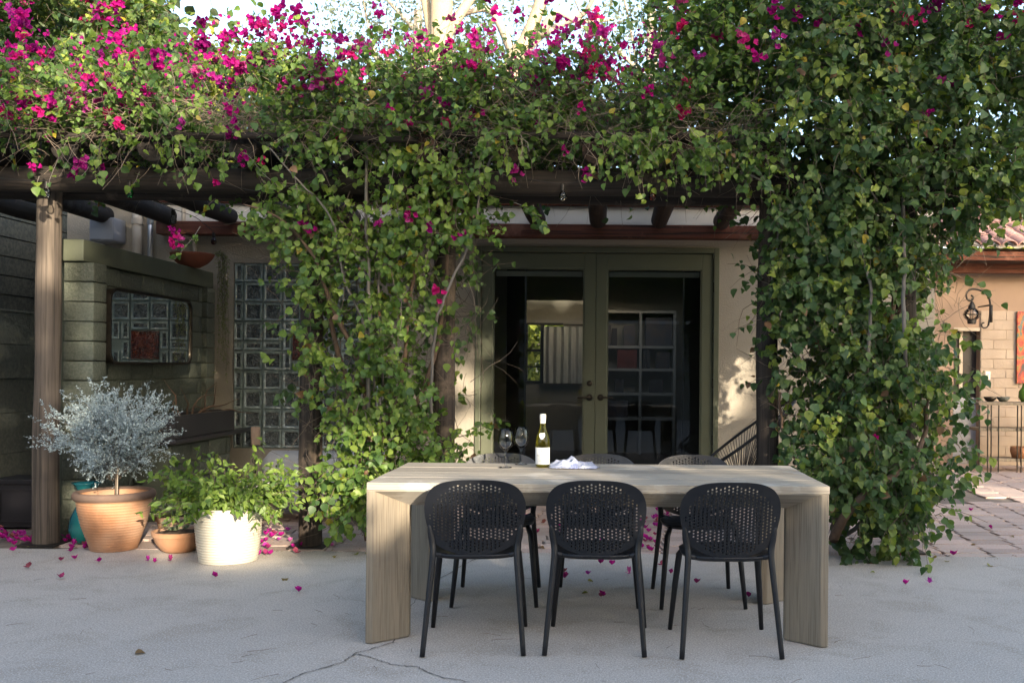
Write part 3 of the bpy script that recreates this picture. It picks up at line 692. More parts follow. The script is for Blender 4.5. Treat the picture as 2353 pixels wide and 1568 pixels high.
def apron(fix, sgn, axis, name):
    prof = [(0.002, TH - .037), (.002, TH - .040), (.125, TH - .122), (.165, TH - .122), (.165, TH - .10), (.06, TH - .037)]
    m = MB(); n = len(prof)
    if axis == 0: A = [(TX0 + .003 + y * 1.2, fix + sgn * y, z) for y, z in prof]; B = [(TX1 - .003 - y * 1.2, fix + sgn * y, z) for y, z in prof]
    else: A = [(fix + sgn * y, TY0 + .04 + y * 1.1, z) for y, z in prof]; B = [(fix + sgn * y, TY1 - .04 - y * 1.1, z) for y, z in prof]
    m.add(A + B, [tuple(range(n)), tuple(reversed(range(n, 2 * n)))] + [(i, n + i, n + (i + 1) % n, (i + 1) % n) for i in range(n)])
    bm_me = m.mesh(name, MT['table']); bm = bmesh.new(); bm.from_mesh(bm_me); bmesh.ops.recalc_face_normals(bm, faces=bm.faces); bm.to_mesh(bm_me); bm.free()
    return link(name, bm_me, tb)
apron(TY0, 1, 0, 'apron'); apron(TY1, -1, 0, 'apron'); apron(TX0, 1, 1, 'end_apron'); apron(TX1, -1, 1, 'end_apron')

# ------------------------------------------------------------------ chairs
def shell_mesh():
    half = [(0, .816), (.06, .815), (.115, .809), (.16, .797), (.195, .777), (.219, .748), (.232, .715), (.237, .68), (.235, .64), (.228, .60), (.218, .565), (.209, .535), (.202, .505), (.175, .497), (.150, .484), (.115, .470), (.06, .457), (0, .452)]
    sm = spline([(x, z, 0) for x, z in half], 3); half = [(p.x, p.y) for p in sm]
    out = half + [(-x, z) for x, z in reversed(half[1:-1])]
    coords = [Vector(p) for p in out]; edges = [(i, (i + 1) % len(out)) for i in range(len(out))]
    holes = []
    dx, dz, r = .0191, .0153, .0049
    i = -12
    while i <= 12:
        u = i * dx; j = -14
        while j <= 14:
            v = .635 + (j + (.5 if i % 2 else 0)) * dz
            if (u / .212) ** 2 + ((v - .635) / .165) ** 2 < .99: holes.append((u, v))
            j += 1
        i += 1
    for (u, v) in holes:
        b = len(coords); n = 8
        coords += [Vector((u + r * math.cos(2 * PI * q / n + .39), v + r * math.sin(2 * PI * q / n + .39))) for q in range(n)]
        edges += [(b + q, b + (q + 1) % n) for q in range(n)]
    vo, eo, fo, *_ = delaunay_2d_cdt(coords, edges, [], 0, 1e-6)
    def inside(p):
        c = False; n = len(out)
        for a in range(n):
            x1, y1 = out[a]; x2, y2 = out[(a + 1) % n]
            if (y1 > p[1]) != (y2 > p[1]) and p[0] < (x2 - x1) * (p[1] - y1) / (y2 - y1) + x1: c = not c
        return c
    H = np.array(holes); F2 = []
    for f in fo:
        c = sum((vo[i] for i in f), Vector((0, 0))) / len(f)
        if ((H[:, 0] - c.x) ** 2 + (H[:, 1] - c.y) ** 2).min() < (r * .93) ** 2: continue
        if not inside(c): continue
        F2.append(tuple(f))
    def m3(p, off):
        u, v = p; t = (v - .45) / .366
        y = -.185 - .075 * t ** 1.3 + 1.05 * u * u * (1 - .25 * t) + off
        return (u, y, v)
    n = len(vo); V = [m3(p, -.005) for p in vo] + [m3(p, .005) for p in vo]
    faces = [tuple(f) for f in F2] + [tuple(n + i for i in reversed(f)) for f in F2]
    cnt = {}
    for f in F2:
        for a in range(len(f)): e = (f[a], f[(a + 1) % len(f)]); cnt[e] = 1
    for (a, b) in cnt:
        if (b, a) not in cnt: faces.append((b, a, n + a, n + b))
    me = bpy.data.meshes.new('backrest'); me.from_pydata(V, [], faces); me.materials.append(MT['chair'])
    bm = bmesh.new(); bm.from_mesh(me); bmesh.ops.recalc_face_normals(bm, faces=bm.faces); bm.to_mesh(me); bm.free()
    me.polygons.foreach_set('use_smooth', [True] * len(me.polygons)); me.set_sharp_from_angle(angle=R(50)); return me
def make_chair(label, loc, rz):
    t = thing('garden_chair', label, 'chair', loc, rz, 'black perforated chairs round the table')
    link('backrest', shell_mesh(), t)
    m = MB(); prof = []
    n = 40; rings = []
    for k, (s, z) in enumerate(((.0, .442), (.5, .444), (.85, .452), (.97, .459), (1.0, .455), (.985, .444), (.9, .434), (.4, .430), (0, .430))):
        ring = []
        for j in range(n):
            a = 2 * PI * j / n; c, s_ = math.cos(a), math.sin(a); e = .62
            ring.append((math.copysign(abs(c) ** e, c) * .215 * s, .012 + math.copysign(abs(s_) ** e, s_) * .205 * s, z))
        rings.append(ring)
    for r_ in rings: m.v += r_
    for i in range(len(rings) - 1):
        for j in range(n): m.f.append((i * n + j, i * n + (j + 1) % n, (i + 1) * n + (j + 1) % n, (i + 1) * n + j)); m.mi.append(0)
    m.build('seat', MT['chair'], t, smooth=True)
    for s in (-1, 1):
        m = MB(); m.tube(spline([(s * .215, -.163, .60), (s * .207, -.156, .55), (s * .199, -.156, .50), (s * .197, -.172, .44), (s * .212, -.212, .25), (s * .232, -.258, .004)], 4), [.004] + [.010, .013, .0155, .0165] + [.018 - .0058 * i / 15 for i in range(16)], 12)
        lg = m.build('leg', MT['chair'], t, smooth=True)
        m = MB(); m.tube([(s * .175, .15, .447), (s * .198, .19, .40), (s * .214, .215, .25), (s * .236, .25, .004)], [.013, .0165, .0155, .0115], 12); m.build('leg', MT['chair'], t, smooth=True)
        m = MB(); m.tube([(s * .199, -.165, .462), (s * .17, -.155, .452), (s * .135, -.14, .449)], [.013, .013, .009], 10); m.build('bracket', MT['chair'], t, smooth=True)
    return t
c0 = make_chair('black perforated chair at the left end of the near side of the table', (-.605, 4.67, 0), .07)
for (x, y, rz, lab) in ((-.018, 4.685, -.035, 'black perforated chair at the middle of the near side of the table'),
                        (.600, 4.66, .03, 'black perforated chair at the right end of the near side of the table'),
                        (-.60, 5.56, PI + .03, 'black perforated chair across the table behind the wine glasses'),
                        (-.02, 5.57, PI - .02, 'black perforated chair across the table behind the crumpled cloth'),
                        (.56, 5.56, PI + .05, 'black perforated chair across the table in front of the round corded chair')):
    copy_thing(c0, (x, y, 0), rz, lab)

# ------------------------------------------------------------------ things on the table
def tpt(x, y):   # a picture point on the table top
    dy = y - CY - (x - CX) * ROLL; Y = (EYE - TH) * F / dy; return ((x - CX + (y - CY) * ROLL) / F * Y, Y, TH + .002)
def wineglass(x, y, label):
    t = thing('wine_glass', label, 'wine glass', tpt(x, y), 0, 'wine glasses on the table')
    m = MB(); s = 1.0
    m.lathe([(.0, .0015), (.036, .0015), (.036, .003), (.02, .005), (.006, .012), (.0042, .03), (.004, .075), (.006, .088), (.012, .094)], 28); m.build('stem', MT['wineglass'], t, smooth=True)
    m = MB(); m.lathe([(.002, .094), (.014, .097), (.028, .108), (.039, .125), (.0435, .145), (.042, .17), (.036, .198), (.0325, .215), (.0315, .215), (.035, .197), (.041, .17), (.0425, .146), (.038, .127), (.027, .11), (.012, .099), (.001, .097)], 32); m.build('bowl', MT['wineglass'], t, smooth=True)
wineglass(1161, 1074, 'empty wine glass nearer the left end of the table'); wineglass(1197, 1067, 'empty wine glass right beside the bottle')
bt = thing('wine_bottle', 'green wine bottle with a white label and white wax seal', 'bottle', tpt(1246, 1073))
m = MB(); m.lathe([(.0, .004), (.034, .004), (.0385, .010), (.0395, .02), (.0395, .125), (.038, .15), (.031, .178), (.021, .205), (.0155, .228), (.0145, .25), (.0145, .272)], 36); m.build('glass_body', MT['bottle'], bt, smooth=True)
m = MB(); m.lathe([(.0155, .246), (.0160, .262), (.0175, .266), (.0175, .29), (.016, .298), (.0, .3)], 24); m.build('wax_seal', MT['cork_wax'], bt, smooth=True)
def arc_label(r, a0, a1, z0, z1, n, name, mt, shape=None):
    m = MB(); vs_ = []
    for i in range(n + 1):
        t = i / n; a = R(a0 + (a1 - a0) * t)
        lo = z0 if not shape else z0 + (z1 - z0) * (abs(2 * t - 1) ** 1.6) * .75
        vs_ += [(r * math.cos(a), r * math.sin(a), lo), (r * math.cos(a), r * math.sin(a), z1)]
    m.add(vs_, [(2 * i, 2 * i + 2, 2 * i + 3, 2 * i + 1) for i in range(n)]); return m.build(name, MT[mt], bt, smooth=True)
arc_label(.0401, 180 - 8, 360 + 8, .018, .112, 20, 'label', 'cardboard')
m = MB(); vs_ = []
for i in range(11):
    t = i / 10; a = R(-125 + 62 * t)
    for kk, z in ((0, .180 - .022 * (1 - abs(2 * t - 1) ** 1.7)), (1, .192)):
        rr_ = np.interp(z, [.15, .178, .205], [.038, .031, .021]) + .0012; vs_.append((rr_ * math.cos(a), rr_ * math.sin(a), z))
m.add(vs_, [(2 * i, 2 * i + 2, 2 * i + 3, 2 * i + 1) for i in range(10)]); m.build('neck_label', MT['cardboard'], bt, smooth=True)
def wrap_text(txt, size, z, r):
    cu = bpy.data.curves.new('lettering', 'FONT'); cu.body = txt; cu.size = size; cu.align_x = 'CENTER'
    o = bpy.data.objects.new('lettering_src', cu); COL.objects.link(o); bpy.context.view_layer.update()
    me = bpy.data.meshes.new_from_object(o.evaluated_get(bpy.context.evaluated_depsgraph_get())); bpy.data.objects.remove(o)
    for v in me.vertices:
        a = -PI / 2 + v.co.x / r; v.co = Vector((r * math.cos(a), r * math.sin(a), z + v.co.y))
    me.materials.clear(); me.materials.append(MT['ink']); link('lettering', me, bt)
wrap_text('CHASSAGNE-MONTRACHET', .0066, .066, .0404); wrap_text('LES MAZURES', .005, .057, .0404); wrap_text('Domaine Paul Pillot', .0052, .038, .0404)
m = MB()
for (x, z, w, h) in ((-.004, .092, .003, .006), (.002, .094, .003, .004), (-.001, .086, .004, .007), (.004, .087, .002, .006), (0, .080, .009, .0015)):
    vs_ = [(.0404 * math.cos(-PI / 2 + q / .0404), .0404 * math.sin(-PI / 2 + q / .0404), zz) for q, zz in ((x - w / 2, z), (x + w / 2, z), (x + w / 2, z + h), (x - w / 2, z + h))]
    m.add(vs_, [(0, 1, 2, 3)])
m.build('crest', MT['ink'], bt)
def cloth_mat():
    m, nt, b = nodes('striped_cloth'); a = N(nt, 'ShaderNodeAttribute', attribute_name='col')
    nt.links.new(a.outputs['Color'], b.inputs['Base Color']); b.inputs['Roughness'].default_value = .95; b.inputs['Specular IOR Level'].default_value = .1
    bump(nt, b, noi(nt, pos(nt), 600, 3), .4, .002); return m
nx_, ny_ = 90, 46; V = []; C = []
c_ = Vector(tpt(1320, 1074))
for j in range(ny_):
    for i in range(nx_):
        u, v = i / (nx_ - 1), j / (ny_ - 1)
        taper = .45 + .55 * math.sin(min(1, (1 - u) * 1.6) * PI / 2)
        x = (u - .5) * .27 + .02 * noise.noise((u * 3, v * 5, 3)); y = (v - .5) * .17 * taper - .03 * (u - .4) + .02 * noise.noise((u * 4, v * 4, 8))
        env = math.sin(PI * min(1, max(0, v))) ** .5 * (math.sin(PI * min(1., u * .9 + .06)) ** .6)
        rid = 1 - abs(math.sin(u * 9 + v * 4 + 2 * noise.noise((u * 2, v * 3, 5))))
        h = env * (.014 + .024 * rid ** 1.5 + .020 * (1 - u) + .016 * (1 - abs(math.sin(v * 8 - u * 5))) ** 1.5 + .008 * noise.noise((u * 7, v * 7, 1)))
        if i in (0, nx_ - 1) or j in (0, ny_ - 1): h += U(0, .003); x += U(-.006, .006); y += U(-.004, .004)
        V.append((x, y, .001 + max(h, 0)))
        st = (.5 + .5 * math.sin(v * 95)) ** 3; bl = .5 + .5 * noise.noise((u * 9, v * 8, 1)); blue = (u > .45 and bl > .45) * .6
        k_ = min(1, st * .55 * (u < .6) + blue * (.5 + .5 * math.sin(u * 150 + v * 60)))
        C.append(tuple(w__ * (1 - k_) + q * k_ for w__, q in ((.32, .04), (.34, .07), (.40, .26))) + (1,))
me = bpy.data.meshes.new('cloth_napkin'); me.from_pydata(V, [], [(j * nx_ + i, j * nx_ + i + 1, (j + 1) * nx_ + i + 1, (j + 1) * nx_ + i) for j in range(ny_ - 1) for i in range(nx_ - 1)])
ca = me.color_attributes.new('col', 'FLOAT_COLOR', 'POINT'); ca.data.foreach_set('color', np.array(C, dtype=np.float32).ravel())
me.materials.append(cloth_mat()); me.polygons.foreach_set('use_smooth', [True] * len(me.polygons))
o = link('cloth_napkin', me, None, (c_.x, c_.y, TH + .002), (0, 0, -.12)); tag(o, 'crumpled white and blue striped cloth beside the bottle', 'napkin')

# ------------------------------------------------------------------ leaf instancing
def leaf_tpl(kind='heart'):
    if kind == 'heart':
        V = [(0, 0, 0), (-.30, .06, .05), (-.46, .30, .12), (-.36, .62, .09), (0, 1.06, -.10), (.36, .62, .09), (.46, .30, .12), (.30, .06, .05), (0, .34, 0), (0, .68, -.01)]
        Fc = [(0, 8, 1), (1, 8, 2), (2, 8, 9), (2, 9, 3), (3, 9, 4), (0, 7, 8), (7, 6, 8), (6, 9, 8), (6, 5, 9), (5, 4, 9)]
    elif kind == 'lance':
        V = [(0, 0, 0), (-.17, .35, .05), (-.13, .7, .02), (0, 1, -.12), (.13, .7, .02), (.17, .35, .05), (0, .45, 0)]
        Fc = [(0, 6, 1), (1, 6, 2), (2, 6, 3), (0, 5, 6), (5, 4, 6), (4, 3, 6)]
    elif kind == 'bract':
        V = [(0, 0, 0), (-.34, .22, .14), (-.46, .52, .22), (-.0, 1, .16), (.46, .52, .22), (.34, .22, .14), (0, .45, 0)]
        Fc = [(0, 6, 1), (1, 6, 2), (2, 6, 3), (0, 5, 6), (5, 4, 6), (4, 3, 6)]
    else:
        V = [(0, 0, 0), (-.28, .5, .04), (0, 1, 0), (.28, .5, .04)]; Fc = [(0, 2, 1), (0, 3, 2)]
    return np.array(V, dtype=np.float64), Fc
TPL = {k: leaf_tpl(k) for k in ('heart', 'lance', 'bract', 'tiny')}
def frames(tip, nrm):
    """orthonormal frames: y = tip direction, z = normal"""
    y = tip / np.linalg.norm(tip, axis=1, keepdims=True)
    x = np.cross(y, nrm); x /= (np.linalg.norm(x, axis=1, keepdims=True) + 1e-9); z = np.cross(x, y)
    return np.stack([x, y, z], axis=2)
def scatter(name, kind, P, tip, nrm, size, col, mt, parent=None, stuff=True, width=None):
    T, Fc = TPL[kind]; n = len(P); M = frames(tip, nrm); k = len(T)
    tv = np.repeat(T[None], n, 0).copy()
    tv[:, :, 2] *= RS.uniform(.3, 2.2, (n, 1)); tv[:, :, 0] *= RS.uniform(.8, 1.15, (n, 1))
    if width is not None: tv[:, :, 0] *= width
    V = np.einsum('nij,nkj->nki', M, tv * size[:, None, None]) + P[:, None, :]
    V = V.reshape(-1, 3); nf = len(Fc); f = np.array(Fc); base = (np.arange(n) * k)[:, None, None]
    Fa = (f[None] + base).reshape(-1)
    me = bpy.data.meshes.new(name); me.vertices.add(len(V)); me.vertices.foreach_set('co', V.astype(np.float32).ravel())
    me.loops.add(len(Fa)); me.loops.foreach_set('vertex_index', Fa.astype(np.int32)); me.polygons.add(n * nf)
    me.polygons.foreach_set('loop_start', np.arange(0, n * nf * 3, 3, dtype=np.int32)); me.update(calc_edges=True)
    me.polygons.foreach_set('use_smooth', [True] * (n * nf))
    ca = me.color_attributes.new('col', 'FLOAT_COLOR', 'POINT')
    cc = np.concatenate([np.repeat(col, k, 0), np.ones((n * k, 1))], 1); ca.data.foreach_set('color', cc.astype(np.float32).ravel())
    me.materials.append(MT[mt]); o = link(name, me, parent)
    if stuff: o['kind'] = 'stuff'
    return o
def palette(n, stops, u=None):
    u = RS.rand(n) if u is None else np.clip(u, 0, 1); p = [s[0] for s in stops]; c = np.array([s[1] for s in stops])
    return np.stack([np.interp(u, p, c[:, i]) for i in range(3)], 1) * RS.uniform(.85, 1.15, (n, 1))
def inpoly(P, poly):
    x, z = P[:, 0], P[:, 1]; c = np.zeros(len(P), bool); n = len(poly)
    for i in range(n):
        x1, y1 = poly[i]; x2, y2 = poly[(i + 1) % n]
        cond = ((y1 > z) != (y2 > z)) & (x < (x2 - x1) * (z - y1) / (y2 - y1 + 1e-12) + x1); c ^= cond
    return c
def wpoly(pp, Y): return [(px(x, y, Y).x, px(x, y, Y).z) for x, y in pp]
def sample_poly(poly, n, thr=-.15, freq=2.2, seed=0.):
    xs_, zs_ = [p[0] for p in poly], [p[1] for p in poly]; out = []
    while len(out) < n:
        Q = np.stack([RS.uniform(min(xs_), max(xs_), n), RS.uniform(min(zs_), max(zs_), n)], 1); Q = Q[inpoly(Q, poly)]
        for q in Q:
            if noise.noise((q[0] * freq, q[1] * freq, seed)) > thr + U(-.12, .12): out.append(q)
            if len(out) >= n: break
    return np.array(out)
def grow(starts, dirs, L, nseg=4, droop=.25, curl=.35):
    """curved twigs: returns list of polylines (k, nseg+1, 3)"""
    n = len(starts); P = np.zeros((n, nseg + 1, 3)); P[:, 0] = starts; d = dirs / np.linalg.norm(dirs, axis=1, keepdims=True)
    for i in range(nseg):
        d = d + RS.normal(0, curl, (n, 3)) * .5; d[:, 2] -= droop / nseg; d /= np.linalg.norm(d, axis=1, keepdims=True)
        P[:, i + 1] = P[:, i] + d * (L / nseg)[:, None]
    return P
def twigs_obj(name, P, r, mt, parent, sides=3):
    n, k, _ = P.shape; d = np.zeros_like(P); d[:, 1:-1] = P[:, 2:] - P[:, :-2]; d[:, 0] = P[:, 1] - P[:, 0]; d[:, -1] = P[:, -1] - P[:, -2]
    d /= (np.linalg.norm(d, axis=2, keepdims=True) + 1e-9); ref = np.array([.3, .9, .31]); a = np.cross(d, ref); a /= (np.linalg.norm(a, axis=2, keepdims=True) + 1e-9); b = np.cross(a, d)
    rr = r[:, None] * np.linspace(1, .45, k)[None]
    V = np.stack([P + (a * math.cos(t) + b * math.sin(t)) * rr[:, :, None] for t in [2 * PI * j / sides for j in range(sides)]], 2).reshape(-1, 3)
    Fq = []
    for i in range(k - 1):
        for j in range(sides): Fq.append((i * sides + j, i * sides + (j + 1) % sides, (i + 1) * sides + (j + 1) % sides, (i + 1) * sides + j))
    Fq = (np.array(Fq)[None] + (np.arange(n) * k * sides)[:, None, None]).reshape(-1)
    me = bpy.data.meshes.new(name); me.vertices.add(len(V)); me.vertices.foreach_set('co', V.astype(np.float32).ravel()); nf = len(Fq) // 4
    me.loops.add(len(Fq)); me.loops.foreach_set('vertex_index', Fq.astype(np.int32)); me.polygons.add(nf); me.polygons.foreach_set('loop_start', np.arange(0, nf * 4, 4, dtype=np.int32)); me.update(calc_edges=True)
    me.polygons.foreach_set('use_smooth', [True] * nf); me.materials.append(MT[mt]); o = link(name, me, parent); o['kind'] = 'stuff'; return o
def leaves_on(P, per, size, out=(0, -1, .35), spread=.03, tipdown=.7, nvar=.55):
    """positions, tips, normals, sizes of leaves along twigs"""
    n, k, _ = P.shape; t = RS.uniform(.05, 1.0, (n, per)) * (k - 1); i = np.minimum(t.astype(int), k - 2); f = (t - i)[..., None]
    idx = np.arange(n)[:, None]; Q = P[idx, i] * (1 - f) + P[idx, i + 1] * f; D = P[idx, i + 1] - P[idx, i]; D /= (np.linalg.norm(D, axis=2, keepdims=True) + 1e-9)
    Q = Q.reshape(-1, 3); D = D.reshape(-1, 3); m_ = len(Q)
    side = RS.normal(0, 1, (m_, 3)); tip = D * .5 + side * .8; tip[:, 2] -= tipdown
    nrm = np.array(out)[None] + RS.normal(0, nvar, (m_, 3)); Q = Q + RS.normal(0, spread, (m_, 3)) * .5
    clump = np.repeat(RS.rand(n), per)
    return Q, tip, nrm, size * RS.uniform(.5, 1.35, m_), clump

leaf_me = {}
for nm in ('leaf_single', 'leaf_single_dark'):
    T, Fc = TPL['heart']; leaf_me[nm] = []
    for q in range(4):
        V = T.copy(); V[:, 2] *= (.5, 1.2, 1.8, .9)[q]; me = bpy.data.meshes.new('leaf'); me.from_pydata([tuple(v) for v in V], [], Fc); me.materials.append(MT[nm])
        me.polygons.foreach_set('use_smooth', [True] * len(Fc)); leaf_me[nm].append(me)
def leaf_parts(parent, P, tip, nrm, size, mt):
    M = frames(tip, nrm)
    for i in range(len(P)):
        mt4 = Matrix(M[i].tolist()).to_4x4() * 1.0; mt4.translation = Vector(P[i]); o = link('leaf', leaf_me[mt][i % 4], parent)
        o.matrix_local = mt4 @ Matrix.Scale(float(size[i]), 4)
# flower clusters
flower_me = []
for s in range(8):
    rn = random.Random(50 + s); V = []; Fc = []
    for q in range(rn.randint(5, 9)):
        c = Vector((rn.gauss(0, .02), rn.gauss(0, .015), rn.gauss(0, .018))); ax = Vector((rn.uniform(-.6, .6), -1, rn.uniform(-.4, .7))).normalized()
        qt = ax.to_track_quat('Z', 'Y').to_matrix()
        for b in range(3):
            rz = Matrix.Rotation(2 * PI * b / 3 + rn.uniform(-.2, .2), 3, 'Z') @ Matrix.Rotation(rn.uniform(.45, 1.0), 3, 'X'); sz = rn.uniform(.026, .036)
            o_ = len(V); V += [tuple(c + qt @ (rz @ (Vector(v) * sz))) for v in TPL['bract'][0]]; Fc += [tuple(i + o_ for i in f) for f in TPL['bract'][1]]
    me = bpy.data.meshes.new('flower'); me.from_pydata(V, [], Fc); me.materials.append(MT['bract']); flower_me.append(me)
def flowers(parent, P, sc=1.):
    for p in P: link('flower', random.choice(flower_me), parent, p, (U(-.5, .5), U(-.6, .6), U(-.7, .7)), U(.75, 1.25) * sc)

def vine(root, poly, Y0, Y1, ntw, per, lsize, stops, mt1, thr, seed, nparts=300, dirbias=(0, -.7, -.1), droop=.5, Lr=(.12, .42), out=(0, -1, .35), young=.0, twr=.0022):
    pol = wpoly(poly, (Y0 * .7 + Y1 * .3)); S = sample_poly(pol, ntw, thr, 2.4, seed)
    yy = Y0 + (Y1 - Y0) * RS.beta(1.1, 1.5, ntw); st = np.stack([S[:, 0], yy, S[:, 1]], 1)
    d = RS.normal(0, .6, (ntw, 3)) + np.array(dirbias); L_ = RS.uniform(Lr[0], Lr[1], ntw); P = grow(st, d, L_, 4, droop)
    twigs_obj('twigs', P, RS.uniform(.6, 1.5, ntw) * twr, 'twig', root)
    Q, tip, nrm, sz, cl = leaves_on(P, per, lsize, out)
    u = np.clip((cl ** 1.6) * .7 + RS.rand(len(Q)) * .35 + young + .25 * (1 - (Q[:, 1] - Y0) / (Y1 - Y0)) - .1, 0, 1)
    order = np.argsort(Q[:, 1] + RS.uniform(0, .12, len(Q))); pr = order[:nparts]; rs = order[nparts:]
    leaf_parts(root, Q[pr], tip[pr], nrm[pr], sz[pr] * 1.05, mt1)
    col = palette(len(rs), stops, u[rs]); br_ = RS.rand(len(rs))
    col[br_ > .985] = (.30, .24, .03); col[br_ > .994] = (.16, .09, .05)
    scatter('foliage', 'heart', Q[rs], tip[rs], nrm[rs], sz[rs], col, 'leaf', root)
    return P
def stems(root, lst):
    for pts, r0, r1, mt in lst:
        P = spline([px(x, y, Y) for x, y, Y in pts], 5); P = [p + Vector((U(-.006, .006), U(-.006, .006), 0)) for p in P]; k_ = .75 if mt == 'stem_grey' else 1.; r0 *= k_; r1 *= k_
        m = MB(); m.tube(P, [r0 + (r1 - r0) * i / (len(P) - 1) for i in range(len(P))], 8, wob=.1); m.build('stem', MT[mt], root, smooth=True)
GS = GREEN_STOPS; DS = DARK_STOPS
# vine over the pergola, left and centre
TOP = [(-80, 330), (-80, 200), (120, 180), (300, 175), (430, 175), (560, 165), (680, 150), (760, 165), (900, 175), (1000, 170), (1150, 150), (1300, 160), (1420, 120), (1500, 60), (1640, -60), (1760, -60), (1760, 330), (1700, 400), (1600, 375), (1480, 365), (1380, 335), (1150, 335), (1000, 310), (860, 322), (600, 315), (300, 312)]
v1 = thing('bougainvillea', 'flowering magenta bougainvillea sprawling over the top of the pergola', 'bougainvillea')
vine(v1, TOP, 6.45, 7.7, 3500, 8, .043, GS, 'leaf_single', -.22, 1.3, droop=.1, dirbias=(0, -.45, .25), Lr=(.12, .5), out=(0, -.6, .8), young=-.12)
BACK = [(-80, 335), (-80, 240), (400, 250), (900, 240), (1400, 220), (1760, 100), (1760, 335)]
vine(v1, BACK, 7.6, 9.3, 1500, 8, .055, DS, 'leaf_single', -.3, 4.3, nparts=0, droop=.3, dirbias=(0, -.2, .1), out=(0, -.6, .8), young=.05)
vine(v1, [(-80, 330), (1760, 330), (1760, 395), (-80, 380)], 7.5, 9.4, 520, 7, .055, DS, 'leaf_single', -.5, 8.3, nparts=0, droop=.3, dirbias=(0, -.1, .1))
vine(v1, [(880, 300), (1760, 300), (1760, 385), (1640, 365), (1500, 340), (1380, 325), (1000, 320), (880, 320)], 6.42, 6.7, 130, 8, .042, GS, 'leaf_single', -.05, 2.9, nparts=0, droop=1.0, dirbias=(0, -.3, -.5), young=.1)
vine(v1, [(200, 300), (880, 300), (880, 345), (400, 335), (200, 325)], 6.42, 6.7, 40, 8, .044, GS, 'leaf_single', -.1, 6.9, nparts=0, droop=1.2, dirbias=(0, -.3, -.5), young=.1)
# woody under-layer
pol = wpoly([(-80, 330), (-80, 240), (500, 235), (1000, 210), (1600, 230), (1760, 250), (1760, 370), (1000, 330)], 6.8); n = 3000
S = sample_poly(pol, n, -.4, 2, 9); st = np.stack([S[:, 0], RS.uniform(6.5, 7.6, n), S[:, 1]], 1); P = grow(st, RS.normal(0, 1, (n, 3)) * np.array([1.6, .6, .7]), RS.uniform(.15, .6, n), 5, .1, .6)
twigs_obj('dry_twigs', P, RS.uniform(.0012, .0034, n), 'twig_pale', v1)
# shoots reaching up against the sky
n = 120; X = RS.uniform(-80, 1650, n); zt = np.interp(X, [p[0] for p in TOP[1:15]], [p[1] for p in TOP[1:15]]); st = np.array([tuple(px(x, z + U(-5, 50), 6.9)) for x, z in zip(X, zt)])
P = grow(st, np.stack([RS.normal(.1, .5, n), RS.normal(-.1, .3, n), np.ones(n)], 1), RS.uniform(.2, .75, n) * np.where(X > 600, 1.1, .8), 5, .0, .25)
twigs_obj('shoots', P, RS.uniform(.0015, .003, n), 'twig', v1)
Q, tip, nrm, sz, cl = leaves_on(P, 9, .050, (0, -.8, .4), .02, .5)
scatter('shoot_leaves', 'heart', Q, tip, nrm, sz, palette(len(Q), GS, .4 + .5 * RS.rand(len(Q))), 'leaf', v1)
FP = []
for x, y in ((190, 378), (170, 405), (75, 385), (115, 310), (780, 312), (1300, 345), (1185, 396), (1345, 400), (560, 362), (600, 372), (495, 420), (245, 392)): FP.append(tuple(px(x, y, 6.62)))
fl = wpoly([(-60, 20), (330, 130), (450, 110), (600, 60), (700, 50), (820, 90), (1000, 100), (1200, 60), (1420, 70), (1560, 30), (1560, 170), (1400, 210), (1150, 200), (900, 220), (600, 230), (420, 240), (250, 300), (-60, 310)], 6.8)
S = sample_poly(fl, 232, -.12, 2.6, 21)
FP += [(q[0], U(6.4, 6.75), q[1]) for q in S]
S = sample_poly(wpoly([(100, 180), (1650, 100), (1650, 300), (100, 320)], 6.7), 34, -.2, 2, 5); FP += [(q[0], U(6.4, 6.6), q[1]) for q in S]
for i in RS.choice(n, 22, False): FP.append(tuple(P[i, -1]))
for x, y in ((190, 378), (170, 405), (75, 385), (115, 310), (780, 312), (1300, 345), (1185, 396), (1345, 400), (560, 362), (600, 372), (495, 420), (245, 392)): FP.append(tuple(px(x, y, 6.62)))
flowers(v1, FP[:300], 1.02)
S = sample_poly(fl, 240, -.15, 2.2, 3); n = 5; Q = np.repeat(np.stack([S[:, 0], RS.uniform(6.45, 6.9, 240), S[:, 1]], 1), n, 0) + RS.normal(0, .035, (240 * n, 3))
scatter('loose_bracts', 'bract', Q, RS.normal(0, 1, Q.shape), RS.normal(0, 1, Q.shape), RS.uniform(.024, .036, len(Q)), np.array([.44, .012, .21])[None] * RS.uniform(.6, 1.25, (len(Q), 1)), 'bract_attr', v1)
# far bract colour inside the mass
S = sample_poly(wpoly([(-60, 140), (800, 140), (1650, 90), (1650, 300), (-60, 300)], 7.3), 1500, -.1, 3, 2); P_ = np.stack([S[:, 0], RS.uniform(6.7, 9, 1500), S[:, 1]], 1)
scatter('inner_bracts', 'bract', P_, RS.normal(0, 1, (1500, 3)), RS.normal(0, 1, (1500, 3)), RS.uniform(.025, .04, 1500), np.array([.42, .012, .2])[None] * RS.uniform(.6, 1.2, (1500, 1)), 'bract_attr', v1)
def extra_sprays(root, lst, mt='leaf_single'):
    for (x, y, Y, dx, dz, L_, k) in lst:
        P = grow(np.array([tuple(px(x, y, Y))]), np.array([[dx, -.3, dz]], float), np.array([L_]), 5, .35, .2); m = MB(); m.tube([tuple(p) for p in P[0]], [.003, .0026, .0022, .002, .0016, .0012], 4); m.build('shoot', MT['stem_grey'], root)
        Q, tip, nrm, sz, cl = leaves_on(P, k, .055, (0, -1, .35), .02); leaf_parts(root, Q, tip, nrm, sz, mt)
